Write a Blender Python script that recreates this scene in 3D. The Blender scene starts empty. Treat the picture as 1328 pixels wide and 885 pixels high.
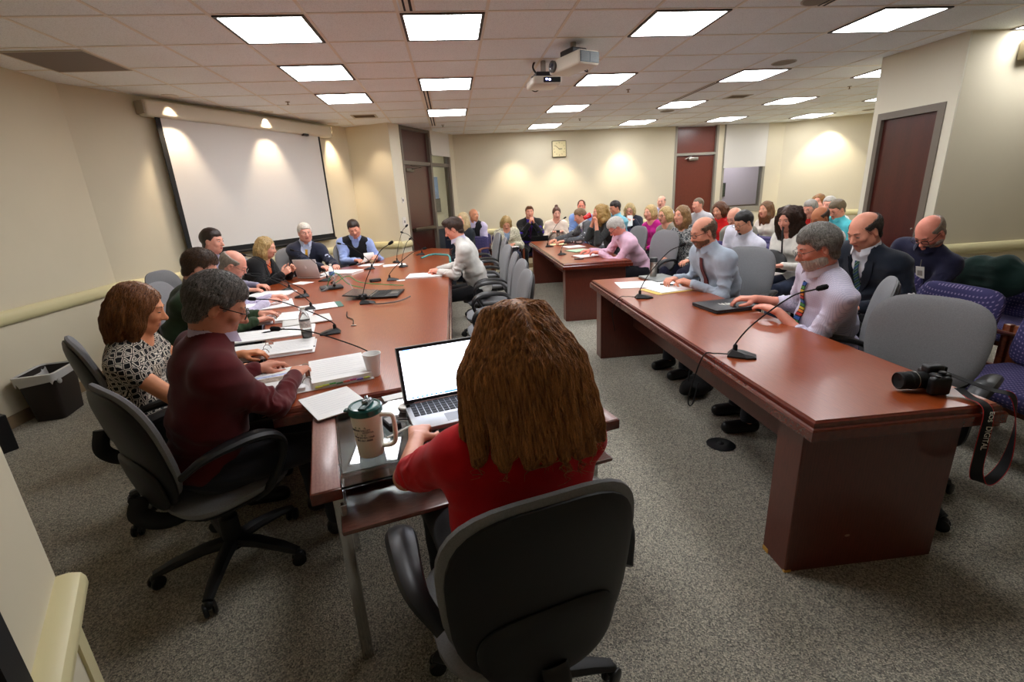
import bpy, bmesh, math, random
import numpy as np
from mathutils import Vector, Matrix, Euler
random.seed(7); rng = np.random.default_rng(7)
C = bpy.context.scene.collection
PI = math.pi
def rad(a): return a * PI / 180
CZ = 2.796
# ---------------------------------------------------------------- materials
MATS = {}
def s2l(c):
    return tuple(((x / 255) / 12.92 if x / 255 <= .04045 else ((x / 255 + .055) / 1.055) ** 2.4) for x in c)
class NT:
    def __init__(s, name):
        s.m = bpy.data.materials.new(name); s.m.use_nodes = True
        s.t = s.m.node_tree; s.n = s.t.nodes; s.l = s.t.links
        s.b = s.n['Principled BSDF']; s.out = s.n['Material Output']
    def node(s, typ, **kw):
        nd = s.n.new(typ)
        for k, v in kw.items():
            if k.startswith('_'): setattr(nd, k[1:], v)
            else: nd.inputs[k.replace('__', ' ')].default_value = v
        return nd
    def link(s, a, b): s.l.new(a, b)
    def coord(s, kind='Object', scale=(1, 1, 1), rot=(0, 0, 0)):
        tc = s.n.new('ShaderNodeTexCoord'); mp = s.n.new('ShaderNodeMapping')
        mp.inputs['Scale'].default_value = scale; mp.inputs['Rotation'].default_value = rot
        s.link(tc.outputs[kind], mp.inputs['Vector']); return mp.outputs['Vector']
    def ramp(s, fac, stops, interp='LINEAR'):
        r = s.n.new('ShaderNodeValToRGB'); r.color_ramp.interpolation = interp
        e = r.color_ramp.elements
        while len(e) < len(stops): e.new(.5)
        for i, (p, c) in enumerate(stops):
            e[i].position = p; e[i].color = (*c, 1) if len(c) == 3 else c
        s.link(fac, r.inputs['Fac']); return r.outputs['Color']
    def bump(s, h, strength=.3, dist=.01):
        b = s.n.new('ShaderNodeBump'); b.inputs['Strength'].default_value = strength; b.inputs['Distance'].default_value = dist
        s.link(h, b.inputs['Height']); s.link(b.outputs['Normal'], s.b.inputs['Normal']); return b
def mat(name, col, rough=.6, metal=0, spec=.5, noise=0, nscale=20, bump=0, bscale=200, bdist=.002, coat=0, trans=0, ior=1.45, emit=None, estr=0, alpha=1, sheen=0, stretch=(1, 1, 1)):
    if name in MATS: return MATS[name]
    T = NT(name); b = T.b; c = s2l(col)
    b.inputs['Base Color'].default_value = (*c, 1); b.inputs['Roughness'].default_value = rough
    b.inputs['Metallic'].default_value = metal; b.inputs['Specular IOR Level'].default_value = spec
    b.inputs['Coat Weight'].default_value = coat; b.inputs['Transmission Weight'].default_value = trans; b.inputs['IOR'].default_value = ior
    if sheen: b.inputs['Sheen Weight'].default_value = sheen
    if coat: b.inputs['Coat Roughness'].default_value = .08
    if emit: b.inputs['Emission Color'].default_value = (*s2l(emit), 1); b.inputs['Emission Strength'].default_value = estr
    if alpha < 1: b.inputs['Alpha'].default_value = alpha
    if noise:
        nz = T.node('ShaderNodeTexNoise', Scale=nscale, Detail=4.0); T.link(T.coord(scale=stretch), nz.inputs['Vector'])
        lo = tuple(max(0, x * (1 - noise)) for x in c); hi = tuple(min(1, x * (1 + noise)) for x in c)
        T.link(T.ramp(nz.outputs['Fac'], [(.3, lo), (.7, hi)]), b.inputs['Base Color'])
    if bump:
        nz = T.node('ShaderNodeTexNoise', Scale=bscale, Detail=3.0); T.link(T.coord(scale=stretch), nz.inputs['Vector'])
        T.bump(nz.outputs['Fac'], bump, bdist)
    MATS[name] = T.m; return T.m
def wood(name, dark, light, scale=(1, 1, 1), rough=.28, coat=.5):
    if name in MATS: return MATS[name]
    T = NT(name)
    v = T.coord(scale=scale)
    w = T.node('ShaderNodeTexWave', Scale=4.0, Distortion=3.0, Detail=3.0); w.inputs['Detail Scale'].default_value = 1.4
    T.link(v, w.inputs['Vector'])
    n = T.node('ShaderNodeTexNoise', Scale=30.0, Detail=6.0); T.link(v, n.inputs['Vector'])
    mx = T.n.new('ShaderNodeMix'); mx.inputs[0].default_value = .85
    T.link(w.outputs['Fac'], mx.inputs[2]); T.link(n.outputs['Fac'], mx.inputs[3])
    T.link(T.ramp(mx.outputs[0], [(.32, s2l(dark)), (.68, s2l(light))]), T.b.inputs['Base Color'])
    T.b.inputs['Roughness'].default_value = rough; T.b.inputs['Coat Weight'].default_value = coat; T.b.inputs['Coat Roughness'].default_value = .2
    MATS[name] = T.m; return T.m
def cloth(name, col, rough=.9, kind=None, col2=None, scale=60, col3=None):
    if name in MATS: return MATS[name]
    T = NT(name); b = T.b; c = s2l(col)
    b.inputs['Roughness'].default_value = rough; b.inputs['Specular IOR Level'].default_value = .25; b.inputs['Sheen Weight'].default_value = .12
    v = T.coord()
    if kind is None:
        nz = T.node('ShaderNodeTexNoise', Scale=14.0, Detail=5.0); T.link(v, nz.inputs['Vector'])
        T.link(T.ramp(nz.outputs['Fac'], [(.3, tuple(x * .86 for x in c)), (.7, tuple(min(1, x * 1.1) for x in c))]), b.inputs['Base Color'])
    elif kind in ('stripe', 'check'):
        w = T.node('ShaderNodeTexWave', Scale=scale, _bands_direction='X'); T.link(v, w.inputs['Vector'])
        f = w.outputs['Fac']
        if kind == 'check':
            w2 = T.node('ShaderNodeTexWave', Scale=scale, _bands_direction='Z'); T.link(v, w2.inputs['Vector'])
            m = T.node('ShaderNodeMath', _operation='MAXIMUM'); T.link(f, m.inputs[0]); T.link(w2.outputs['Fac'], m.inputs[1]); f = m.outputs[0]
        T.link(T.ramp(f, [(.72, c), (.92, s2l(col2))]), b.inputs['Base Color'])
    elif kind == 'rings':
        w = T.node('ShaderNodeTexVoronoi', Scale=scale, Randomness=.35, _feature='DISTANCE_TO_EDGE'); T.link(v, w.inputs['Vector'])
        T.link(T.ramp(w.outputs['Distance'], [(.0, c), (.045, c), (.05, s2l(col2)), (.15, s2l(col2)), (.16, c), (.9, c)], 'CONSTANT'), b.inputs['Base Color'])
    elif kind == 'floral':
        w = T.node('ShaderNodeTexNoise', Scale=scale, Detail=3.0, Distortion=1.8); T.link(v, w.inputs['Vector'])
        T.link(T.ramp(w.outputs['Fac'], [(.0, c), (.45, c), (.47, s2l(col2)), (.56, s2l(col3 or col2)), (.6, c)], 'CONSTANT'), b.inputs['Base Color'])
    elif kind == 'tie':
        w = T.node('ShaderNodeTexWave', Scale=scale, _bands_direction='DIAGONAL'); T.link(v, w.inputs['Vector'])
        T.link(T.ramp(w.outputs['Fac'], [(.4, c), (.5, s2l(col2)), (.8, s2l(col2)), (.9, s2l(col3 or col2))]), b.inputs['Base Color'])
    elif kind == 'rainbow':
        sp = T.n.new('ShaderNodeSeparateXYZ'); T.link(v, sp.inputs[0])
        m = T.node('ShaderNodeMath', _operation='MULTIPLY'); m.inputs[1].default_value = 9.0; T.link(sp.outputs['Z'], m.inputs[0])
        fr = T.node('ShaderNodeMath', _operation='FRACT'); T.link(m.outputs[0], fr.inputs[0])
        K = s2l((15, 15, 20))
        T.link(T.ramp(fr.outputs[0], [(0, s2l((190, 30, 25))), (.13, K), (.18, s2l((230, 130, 30))), (.32, K), (.37, s2l((220, 200, 50))), (.5, K), (.55, s2l((60, 140, 60))), (.7, K), (.75, s2l((40, 90, 170))), (.92, K)], 'CONSTANT'), b.inputs['Base Color'])
    n2 = T.node('ShaderNodeTexNoise', Scale=420.0, Detail=2.0); T.link(v, n2.inputs['Vector'])
    T.bump(n2.outputs['Fac'], .25, .002)
    MATS[name] = T.m; return T.m
# ---------------------------------------------------------------- object plumbing
def link(o, parent=None):
    C.objects.link(o)
    if parent is not None: o.parent = parent
    return o
def thing(name, label, cat, loc=(0, 0, 0), rotz=0, group=None):
    o = bpy.data.objects.new(name, None); o.empty_display_size = .1
    C.objects.link(o); o.location = loc; o.rotation_euler = (0, 0, rotz)
    o['label'] = label; o['category'] = cat
    if group: o['group'] = group
    return o
def tag(o, label, cat, group=None, kind=None):
    if label: o['label'] = label
    if cat: o['category'] = cat
    if group: o['group'] = group
    if kind: o['kind'] = kind
    return o
def raw(name, V, F, mats, parent=None, smooth=True, midx=None, sharp=None):
    """V (n,3) array, F list of faces or (m,k) array"""
    me = bpy.data.meshes.new(name)
    V = np.asarray(V, dtype=np.float32)
    if isinstance(F, np.ndarray):
        k = F.shape[1]; me.vertices.add(len(V)); me.vertices.foreach_set('co', V.ravel())
        me.loops.add(F.size); me.loops.foreach_set('vertex_index', F.ravel().astype(np.int32))
        me.polygons.add(len(F)); me.polygons.foreach_set('loop_start', np.arange(0, F.size, k, dtype=np.int32))
        try: me.polygons.foreach_set('loop_total', np.full(len(F), k, dtype=np.int32))
        except Exception: pass
        me.update(calc_edges=True)
    else:
        me.from_pydata([tuple(map(float, v)) for v in V], [], [list(map(int, f)) for f in F]); me.update()
    if smooth: me.polygons.foreach_set('use_smooth', np.ones(len(me.polygons), dtype=bool))
    if sharp is not None:
        try: me.set_sharp_from_angle(angle=rad(sharp))
        except Exception: pass
    if not isinstance(mats, (list, tuple)): mats = [mats]
    for m in mats: me.materials.append(m)
    if midx is not None: me.polygons.foreach_set('material_index', np.asarray(midx, dtype=np.int32))
    return link(bpy.data.objects.new(name, me), parent)
class MB:
    """collects shapes for ONE mesh object"""
    def __init__(s): s.v = []; s.f = []; s.m = []; s.cur = 0
    def add(s, V, F, M=None):
        n = sum(len(a) for a in s.v); V = np.asarray(V, float)
        if M is not None: V = V @ np.array(M.to_3x3()).T + np.array(M.to_translation())
        s.v.append(V); s.f += [[i + n for i in f] for f in F]; s.m += [s.cur] * len(F); return s
    def box(s, a, b, M=None):
        (x0, y0, z0), (x1, y1, z1) = a, b
        V = [(x0, y0, z0), (x1, y0, z0), (x1, y1, z0), (x0, y1, z0), (x0, y0, z1), (x1, y0, z1), (x1, y1, z1), (x0, y1, z1)]
        return s.add(V, [(0, 3, 2, 1), (4, 5, 6, 7), (0, 1, 5, 4), (1, 2, 6, 5), (2, 3, 7, 6), (3, 0, 4, 7)], M)
    def bbox(s, a, b, r=.005, seg=2, M=None):
        """box with rounded edges"""
        bm = bmesh.new(); bmesh.ops.create_cube(bm, size=1)
        for v in bm.verts: v.co = Vector([(a[i] + b[i]) / 2 + v.co[i] * (b[i] - a[i]) for i in range(3)])
        bmesh.ops.bevel(bm, geom=bm.edges[:], offset=r, segments=seg, profile=.5, affect='EDGES')
        bm.verts.index_update()
        V = [v.co[:] for v in bm.verts]; F = [[v.index for v in f.verts] for f in bm.faces]; bm.free()
        return s.add(V, F, M)
    def prism(s, pts, z0, z1, M=None, bev=0):
        n = len(pts)
        if bev:
            c = np.mean(pts, axis=0); P = np.array(pts, float)
            ins = inset_poly(P, bev)
            rings = [(P, z0), (P, z1 - bev), (ins * .35 + P * .65, z1 - bev * .35), (ins, z1)]
            V = []; F = []
            for r, z in rings: V += [(x, y, z) for x, y in r]
            for k in range(len(rings) - 1):
                for i in range(n):
                    j = (i + 1) % n; F.append((k * n + i, k * n + j, (k + 1) * n + j, (k + 1) * n + i))
            F.append(list(range(n))[::-1]); F.append([3 * n + i for i in range(n)])
            return s.add(V, F, M)
        V = [(x, y, z0) for x, y in pts] + [(x, y, z1) for x, y in pts]
        F = [list(range(n))[::-1], [n + i for i in range(n)]] + [(i, (i + 1) % n, n + (i + 1) % n, n + i) for i in range(n)]
        return s.add(V, F, M)
    def tube(s, path, r, seg=8, caps=True, M=None, flat=1.0, up=None):
        """round tube along a path; r scalar or list; flat squashes the second axis"""
        P = np.array(path, float); n = len(P)
        R = np.full(n, r, float) if np.isscalar(r) else np.array(r, float)
        Fl = np.full(n, flat, float) if np.isscalar(flat) else np.array(flat, float)
        T = np.gradient(P, axis=0); T /= (np.linalg.norm(T, axis=1)[:, None] + 1e-9)
        u = np.array(up if up is not None else (0, 0, 1.0), float)
        if up is None and abs(T[0] @ u) > .9: u = np.array((1., 0, 0))
        V = []; prev = None
        for i in range(n):
            if prev is None or up is not None: a = np.cross(T[i], u)
            else: a = prev - T[i] * (prev @ T[i])
            if np.linalg.norm(a) < 1e-6: a = np.cross(T[i], (0, 1, 0))
            a /= np.linalg.norm(a); b = np.cross(a, T[i]); prev = a
            for k in range(seg):
                t = 2 * PI * k / seg; V.append(P[i] + R[i] * (math.cos(t) * a + Fl[i] * math.sin(t) * b))
        F = []
        for i in range(n - 1):
            for k in range(seg):
                j = (k + 1) % seg; F.append((i * seg + k, i * seg + j, (i + 1) * seg + j, (i + 1) * seg + k))
        if caps: F.append([k for k in range(seg)][::-1]); F.append([(n - 1) * seg + k for k in range(seg)])
        return s.add(V, F, M)
    def lathe(s, prof, seg=24, M=None, caps=True):
        V = []; F = []
        for r, z in prof:
            for k in range(seg):
                t = 2 * PI * k / seg; V.append((r * math.cos(t), r * math.sin(t), z))
        n = len(prof)
        for i in range(n - 1):
            for k in range(seg):
                j = (k + 1) % seg; F.append((i * seg + k, i * seg + j, (i + 1) * seg + j, (i + 1) * seg + k))
        if caps: F.append([k for k in range(seg)][::-1]); F.append([(n - 1) * seg + k for k in range(seg)])
        return s.add(V, F, M)
    def ell(s, c, r, seg=14, rings=8, M=None):
        V = [(c[0], c[1], c[2] + r[2])]; F = []
        for i in range(1, rings):
            p = PI * i / rings
            for k in range(seg):
                t = 2 * PI * k / seg; V.append((c[0] + r[0] * math.sin(p) * math.cos(t), c[1] + r[1] * math.sin(p) * math.sin(t), c[2] + r[2] * math.cos(p)))
        V.append((c[0], c[1], c[2] - r[2])); e = len(V) - 1
        for k in range(seg):
            j = (k + 1) % seg; F.append((0, 1 + k, 1 + j)); F.append((e, e - seg + j, e - seg + k))
        for i in range(rings - 2):
            for k in range(seg):
                j = (k + 1) % seg; F.append((1 + i * seg + k, 1 + (i + 1) * seg + k, 1 + (i + 1) * seg + j, 1 + i * seg + j))
        return s.add(V, F, M)
    def build(s, name, mats, parent=None, smooth=True, sharp=35, loc=None, rot=None):
        o = raw(name, np.concatenate(s.v), s.f, mats, parent, smooth, s.m if isinstance(mats, (list, tuple)) else None, sharp if smooth else None)
        if loc is not None: o.location = loc
        if rot is not None: o.rotation_euler = rot
        return o
def inset_poly(P, d):
    n = len(P); out = []
    area = sum(P[i][0] * P[(i + 1) % n][1] - P[(i + 1) % n][0] * P[i][1] for i in range(n)); sg = 1 if area > 0 else -1
    for i in range(n):
        a, b, c = P[i - 1], P[i], P[(i + 1) % n]
        e1 = (b - a) / np.linalg.norm(b - a); e2 = (c - b) / np.linalg.norm(c - b)
        n1 = np.array((-e1[1], e1[0])) * sg; n2 = np.array((-e2[1], e2[0])) * sg
        m = n1 + n2; m /= np.linalg.norm(m); out.append(b + m * d / max(.3, m @ n1))
    return np.array(out)
def wallM(A, B, outward=1):
    """matrix: local x along A->B, local y = inward normal*-1 (into wall), z up"""
    d = Vector((B[0] - A[0], B[1] - A[1], 0)); L = d.length; d.normalize()
    n = Vector((-d.y, d.x, 0)) * outward
    M = Matrix(((d.x, n.x, 0, A[0]), (d.y, n.y, 0, A[1]), (0, 0, 1, 0), (0, 0, 0, 1)))
    return M, L
def arc(p0, p1, p2, n=12):
    p0, p1, p2 = map(np.array, (p0, p1, p2))
    return [tuple((1 - t) ** 2 * p0 + 2 * t * (1 - t) * p1 + t * t * p2) for t in np.linspace(0, 1, n)]
def spline(pts, n=8):
    """catmull-rom through points"""
    P = [np.array(p, float) for p in pts]; P = [2 * P[0] - P[1]] + P + [2 * P[-1] - P[-2]]; out = []
    for i in range(1, len(P) - 2):
        for t in np.linspace(0, 1, n, endpoint=False):
            a, b, c, d = P[i - 1], P[i], P[i + 1], P[i + 2]
            out.append(.5 * ((2 * b) + (-a + c) * t + (2 * a - 5 * b + 4 * c - d) * t * t + (-a + 3 * b - 3 * c + d) * t ** 3))
    out.append(P[-2]); return out
def dup(root, loc=None, rotz=None, label=None, group=None):
    def cp(o, par):
        c = o.copy(); C.objects.link(c)
        if par is not None: c.parent = par
        for ch in kids.get(o.name, []): cp(ch, c)
        return c
    kids = {}
    for o in C.objects:
        if o.parent is not None: kids.setdefault(o.parent.name, []).append(o)
    r = cp(root, None)
    if loc is not None: r.location = loc
    if rotz is not None: r.rotation_euler = (0, 0, rotz)
    if label: r['label'] = label
    if group: r['group'] = group
    return r
def text_mesh(txt, size, depth=.0008, font_bold=False):
    cu = bpy.data.curves.new('lettering', 'FONT'); cu.body = txt; cu.size = size; cu.extrude = depth
    cu.align_x = 'CENTER'; cu.align_y = 'CENTER'; cu.resolution_u = 3
    o = bpy.data.objects.new('lettering', cu); C.objects.link(o)
    dg = bpy.context.evaluated_depsgraph_get(); me = bpy.data.meshes.new_from_object(o.evaluated_get(dg))
    C.objects.unlink(o); bpy.data.objects.remove(o)
    V = np.array([v.co[:] for v in me.vertices]); F = [list(p.vertices) for p in me.polygons]
    bpy.data.meshes.remove(me); return V, F
# ================================================================ ROOM
wallm = mat('cream_wall_paint', (214, 204, 178), .75, bump=.06, bscale=240, bdist=.001, noise=.02, nscale=2)
wallw = mat('pale_wall_paint', (216, 209, 188), .75, bump=.06, bscale=240, bdist=.001)
railm = mat('rail_vinyl', (214, 204, 158), .35)
framem = mat('grey_door_frame', (112, 102, 90), .45)
doorw = wood('door_mahogany', (62, 22, 15), (78, 29, 20), (9, 9, 1.0), .35, .3)
dark = mat('black_plastic', (22, 22, 23), .42)
blackm = mat('matte_black', (10, 10, 10), .7)
chrome = mat('chrome', (200, 200, 200), .16, metal=1)
steel = mat('brushed_steel', (165, 160, 152), .32, metal=1)
white = mat('white_plastic', (222, 218, 208), .45)
paper = mat('white_paper', (240, 240, 238), .8)
glass = mat('clear_glass', (240, 248, 246), .02, trans=1.0, ior=1.45)
def ceiling_mat():
    T = NT('acoustic_tile'); v = T.coord()
    n = T.node('ShaderNodeTexNoise', Scale=160.0, Detail=4.0); T.link(v, n.inputs['Vector'])
    n2 = T.node('ShaderNodeTexNoise', Scale=1.3, Detail=2.0); T.link(v, n2.inputs['Vector'])
    c1 = T.ramp(n.outputs['Fac'], [(.32, s2l((222, 226, 226))), (.5, s2l((246, 251, 252)))])
    mx = T.n.new('ShaderNodeMix'); mx.data_type = 'RGBA'; mx.blend_type = 'MULTIPLY'; mx.inputs[0].default_value = .25
    T.link(c1, mx.inputs[6]); T.link(T.ramp(n2.outputs['Fac'], [(.3, (.8, .79, .76)), (.7, (1, 1, 1))]), mx.inputs[7])
    T.link(mx.outputs[2], T.b.inputs['Base Color']); T.b.inputs['Roughness'].default_value = .95
    T.bump(n.outputs['Fac'], .3, .004); return T.m
def carpet_mat():
    T = NT('loop_pile_carpet'); v = T.coord()
    n = T.node('ShaderNodeTexVoronoi', Scale=210.0); T.link(v, n.inputs['Vector'])
    c = T.ramp(n.outputs['Color'], [(.15, s2l((112, 110, 104))), (.4, s2l((150, 147, 136))), (.62, s2l((176, 170, 154))), (.85, s2l((206, 199, 180)))])
    n3 = T.node('ShaderNodeTexNoise', Scale=3.0, Detail=4.0); T.link(v, n3.inputs['Vector'])
    mx = T.n.new('ShaderNodeMix'); mx.data_type = 'RGBA'; mx.blend_type = 'MULTIPLY'; mx.inputs[0].default_value = .4
    T.link(c, mx.inputs[6]); T.link(T.ramp(n3.outputs['Fac'], [(.3, (.8, .78, .76)), (.7, (1, 1, 1))]), mx.inputs[7])
    T.link(mx.outputs[2], T.b.inputs['Base Color']); T.b.inputs['Roughness'].default_value = .97; T.b.inputs['Specular IOR Level'].default_value = .15
    T.bump(n.outputs['Distance'], .8, .006); return T.m
def struct(o): o['kind'] = 'structure'; return o
struct(MB().box((-4.4, -2.6, -.1), (11, 13, 0)).build('floor', carpet_mat(), smooth=False))
struct(MB().box((-4.4, -2.6, CZ), (11, 13, CZ + .1)).build('ceiling', ceiling_mat(), smooth=False))
GX, GY, T2 = -2.6916, 3.7706, .6096
g = MB()
for i in range(-3, 20): g.box((GX + i * T2 - .011, -2.5, CZ - .004), (GX + i * T2 + .011, 11, CZ))
for j in range(-10, 12): g.box((-4, GY + j * T2 - .011, CZ - .0045), (10, GY + j * T2 + .011, CZ))
struct(g.build('trim_1', mat('ceiling_grid_paint', (232, 226, 212), .5), smooth=False))
def wall(name, A, B, out=1, z0=0, z1=CZ, th=.12, m=None, e0=0.0, e1=0.0):
    M, L = wallM(A, B, out)
    return struct(MB().box((-e0, 0, z0), (L + e1, th, z1), M).build(name, m or wallm, smooth=False))
LA = (-3.62, -2.5); LB = (-3.6, 5.42); SB = (-1.66, 8.85); RC = (-.92, 8.5); PC = (-.78, 8.7); DC = (.1, 10.3)
wall('wall_left', LA, LB, 1, e1=.05)
wall('wall_screen', LB, SB, 1, e0=.0, e1=.1)
wall('wall_return', SB, RC, 1, e0=.1)
wall('wall_pilaster', RC, PC, 1, m=wallw)
# wall with the left door and its sidelite
M, L = wallM(PC, DC, 1)
ww = MB().box((0, 0, 0), (.02, .14, CZ), M).box((1.71, 0, 0), (L + .1, .14, CZ), M)
struct(ww.build('wall_door', wallm, smooth=False))
# door 1 (flush dark wood, transom panel above, panic bar, closer)
def door_leaf(name, M, x0, x1, top, trans_top, depth=.05):
    d = struct(MB().box((x0, depth, .01), (x1, depth + .045, top), M).build(name, doorw, smooth=False))
    return d
fr = MB().box((.02, -.01, 0), (.07, .12, CZ - .01), M).box((.93, -.01, 0), (.99, .12, CZ - .01), M).box((1.65, -.01, 0), (1.71, .12, CZ - .01), M).box((.07, 0, 2.17), (.93, .1, 2.23), M).box((.99, 0, 2.17), (1.65, .1, 2.23), M).box((.07, 0, 2.74), (.93, .1, CZ - .01), M).box((.99, 0, 1.0), (1.65, .1, 1.05), M)
struct(fr.build('trim_2', framem, smooth=False))
d1 = door_leaf('door_1', M, .075, .925, 2.165, None)
p = MB().box((.075, .05, 2.235), (.925, .09, 2.735), M).build('transom_panel', doorw, d1, smooth=False)
MB().bbox((.16, -.045, 1.02), (.86, .0, 1.09), .012, 2, M).box((.16, 0, 1.03), (.24, .05, 1.08), M).box((.78, 0, 1.03), (.86, .05, 1.08), M).build('panic_bar', mat('bronze_bar', (92, 80, 66), .35, metal=.7), d1)
MB().bbox((.12, -.0, 2.05), (.36, .05, 2.11), .01, 2, M).tube([M @ Vector((.3, .0, 2.1)), M @ Vector((.48, -.08, 2.12)), M @ Vector((.3, .02, 2.16))], .009).build('door_closer', mat('closer_bronze', (96, 88, 76), .4, metal=.6), d1)
# sidelite window
w1 = struct(MB().box((.99, .045, 1.05), (1.65, .055, 2.17), M).box((.99, .045, 2.23), (1.65, .055, 2.7), M).build('window_1', glass, smooth=False))
bl = mat('blind_fabric', (214, 210, 202), .8)
MB().box((.97, -.03, 2.38), (1.67, -.022, 2.79), M).box((.97, -.035, 2.36), (1.67, -.015, 2.385), M).build('roller_blind', bl, w1, smooth=False)
struct(MB().box((.99, .04, 0), (1.65, .08, 1.0), M).build('trim_3', mat('blue_grey_panel', (44, 52, 66), .5), smooth=False))
# corridor beyond the left door
struct(MB().box((-.6, 1.5, 0), (4.2, 1.6, CZ), M).build('wall_corridor', wallw, smooth=False))
t = thing('wall_poster', 'blue poster on the corridor wall seen through the sidelite', 'poster', M @ Vector((3.53, 1.49, 1.84)), math.atan2(M[1][0], M[0][0]))
MB().box((-.16, -.012, -.28), (.16, 0, .28)).build('frame', white, t, smooth=False); MB().box((-.14, -.015, -.26), (.14, -.012, .26)).build('print', mat('poster_blue', (110, 146, 200), .5, noise=.3, nscale=6), t, smooth=False)
t = thing('notice_frame', 'small dark framed notice below the blue poster in the corridor', 'frame', M @ Vector((3.60, 1.49, 1.42)), math.atan2(M[1][0], M[0][0]))
MB().box((-.12, -.015, -.17), (.12, 0, .17)).build('frame', blackm, t, smooth=False); MB().box((-.09, -.018, -.14), (.09, -.015, .14)).build('print', mat('dark_print', (70, 66, 60), .5), t, smooth=False)
# back wall: pieces round door 2 and window 2
BA = (DC[0], 10.36); BB = (7.45, 10.45); M2, L2 = wallM(BA, BB, 1)
bx = lambda X: X - BA[0]
D0, D1, W0, W1 = bx(4.9), bx(5.9), bx(6.03), bx(7.06)
bw = MB().box((-.1, 0, 0), (D0, .14, CZ), M2).box((D1, 0, 0), (W0, .14, CZ), M2).box((W0, 0, 0), (W1, .14, .98), M2).box((W1, 0, 0), (L2 + .12, .14, CZ), M2)
struct(bw.build('wall_back', wallm, smooth=False))
fr = MB().box((D0, -.01, 0), (D0 + .05, .12, CZ - .005), M2).box((D1 - .05, -.01, 0), (D1, .12, CZ - .005), M2).box((D0 + .05, 0, 2.2), (D1 - .05, .1, 2.25), M2)
struct(fr.build('trim_4', mat('light_grey_frame', (150, 144, 130), .45), smooth=False))
doorw2 = wood('door_mahogany_red', (92, 38, 26), (116, 52, 36), (9, 9, 1.0), .35, .3)
d2 = struct(MB().box((D0 + .055, .05, .01), (D1 - .055, .095, 2.195), M2).build('door_2', doorw2, smooth=False))
MB().box((D0 + .055, .05, 2.255), (D1 - .055, .09, CZ - .02), M2).build('transom_panel', doorw2, d2, smooth=False)
MB().bbox((D0 + .33, -.02, 2.09), (D0 + .55, .05, 2.16), .01, 2, M2).tube([M2 @ Vector((D0 + .35, 0, 2.15)), M2 @ Vector((D0 + .2, -.1, 2.12)), M2 @ Vector((D0 + .4, .0, 2.18))], .01).build('door_closer', steel, d2)
fr = MB().box((W0, -.01, .98), (W0 + .05, .12, CZ - .005), M2).box((W1 - .06, -.01, .98), (W1, .12, CZ - .005), M2).box((W0, -.02, .94), (W1, .12, 1.05), M2)
struct(fr.build('trim_5', mat('light_grey_frame', (150, 144, 130), .45), smooth=False))
w2 = struct(MB().box((W0 + .05, .05, 1.05), (W1 - .06, .058, 2.7), M2).build('window_2', glass, smooth=False))
MB().box((W0 + .02, -.035, 1.93), (W1 - .02, -.028, 2.79), M2).box((W0 + .02, -.04, 1.9), (W1 - .02, -.02, 1.935), M2).build('roller_blind', bl, w2, smooth=False)
struct(MB().box((5.4, 12.1, 0), (9.5, 12.2, CZ)).build('wall_hall', mat('hall_lilac', (170, 158, 164), .8), smooth=False))
t = thing('hall_picture', 'small dark square picture on the hall wall behind the window', 'picture', (6.95, 12.1, 1.42))
MB().box((-.17, -.02, -.17), (.17, 0, .17)).build('frame', blackm, t, smooth=False); MB().box((-.14, -.024, -.14), (.14, -.02, .14)).build('print', mat('picture_green', (52, 60, 44), .6, noise=.3), t, smooth=False)
struct(MB().box((5.6, 12.02, .78), (9.4, 12.1, .86)).box((5.6, 12.0, .98), (9.4, 12.1, 1.02)).build('trim_6', mat('dark_rail', (96, 78, 66), .5), smooth=False))
# right-back wall, hidden return, partition with door 3, right wall, rear
RA = (7.45, 10.45); RB = (9.0, 9.3)
wall('wall_right_back', RA, RB, 1, e0=.05, e1=.1)
wall('wall_far_right', RB, (9.0, 5.2), 1, e0=.05)
PA = (4.82, 5.27); PB = (4.86, 4.38)
M3, L3 = wallM(PB, PA, -1)
pw = MB().box((0, 0, 0), (.09, .14, CZ), M3).box((.82, 0, 0), (L3, .14, CZ), M3).box((.09, 0, 2.22), (.82, .14, CZ), M3)
struct(pw.build('wall_partition', wallw, smooth=False))
struct(MB().box((.09, -.012, 0), (.16, .12, 2.22), M3).box((.77, -.012, 0), (.82, .12, 2.22), M3).box((.16, -.012, 2.15), (.77, .12, 2.22), M3).build('trim_7', framem, smooth=False))
d3 = struct(MB().box((.16, .03, .01), (.77, .075, 2.15), M3).build('door_3', doorw, smooth=False))
MB().ell((0, 0, 0), (.012, .008, .012), M=M3 @ Matrix.Translation((.22, .026, 1.0))).ell((0, 0, 0), (.012, .008, .012), M=M3 @ Matrix.Translation((.235, .026, .86))).build('screw_cap', steel, d3)
wall('wall_right', PB, (7.5, 4.3), 1, e0=-.02)
wall('wall_partition_back', (4.9, 5.27), (9.0, 5.27), -1)
wall('wall_side', (7.5, 4.3), (7.5, -2.5), 1)
wall('wall_rear', (7.5, -2.4), (-3.62, -2.4), 1)
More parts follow.
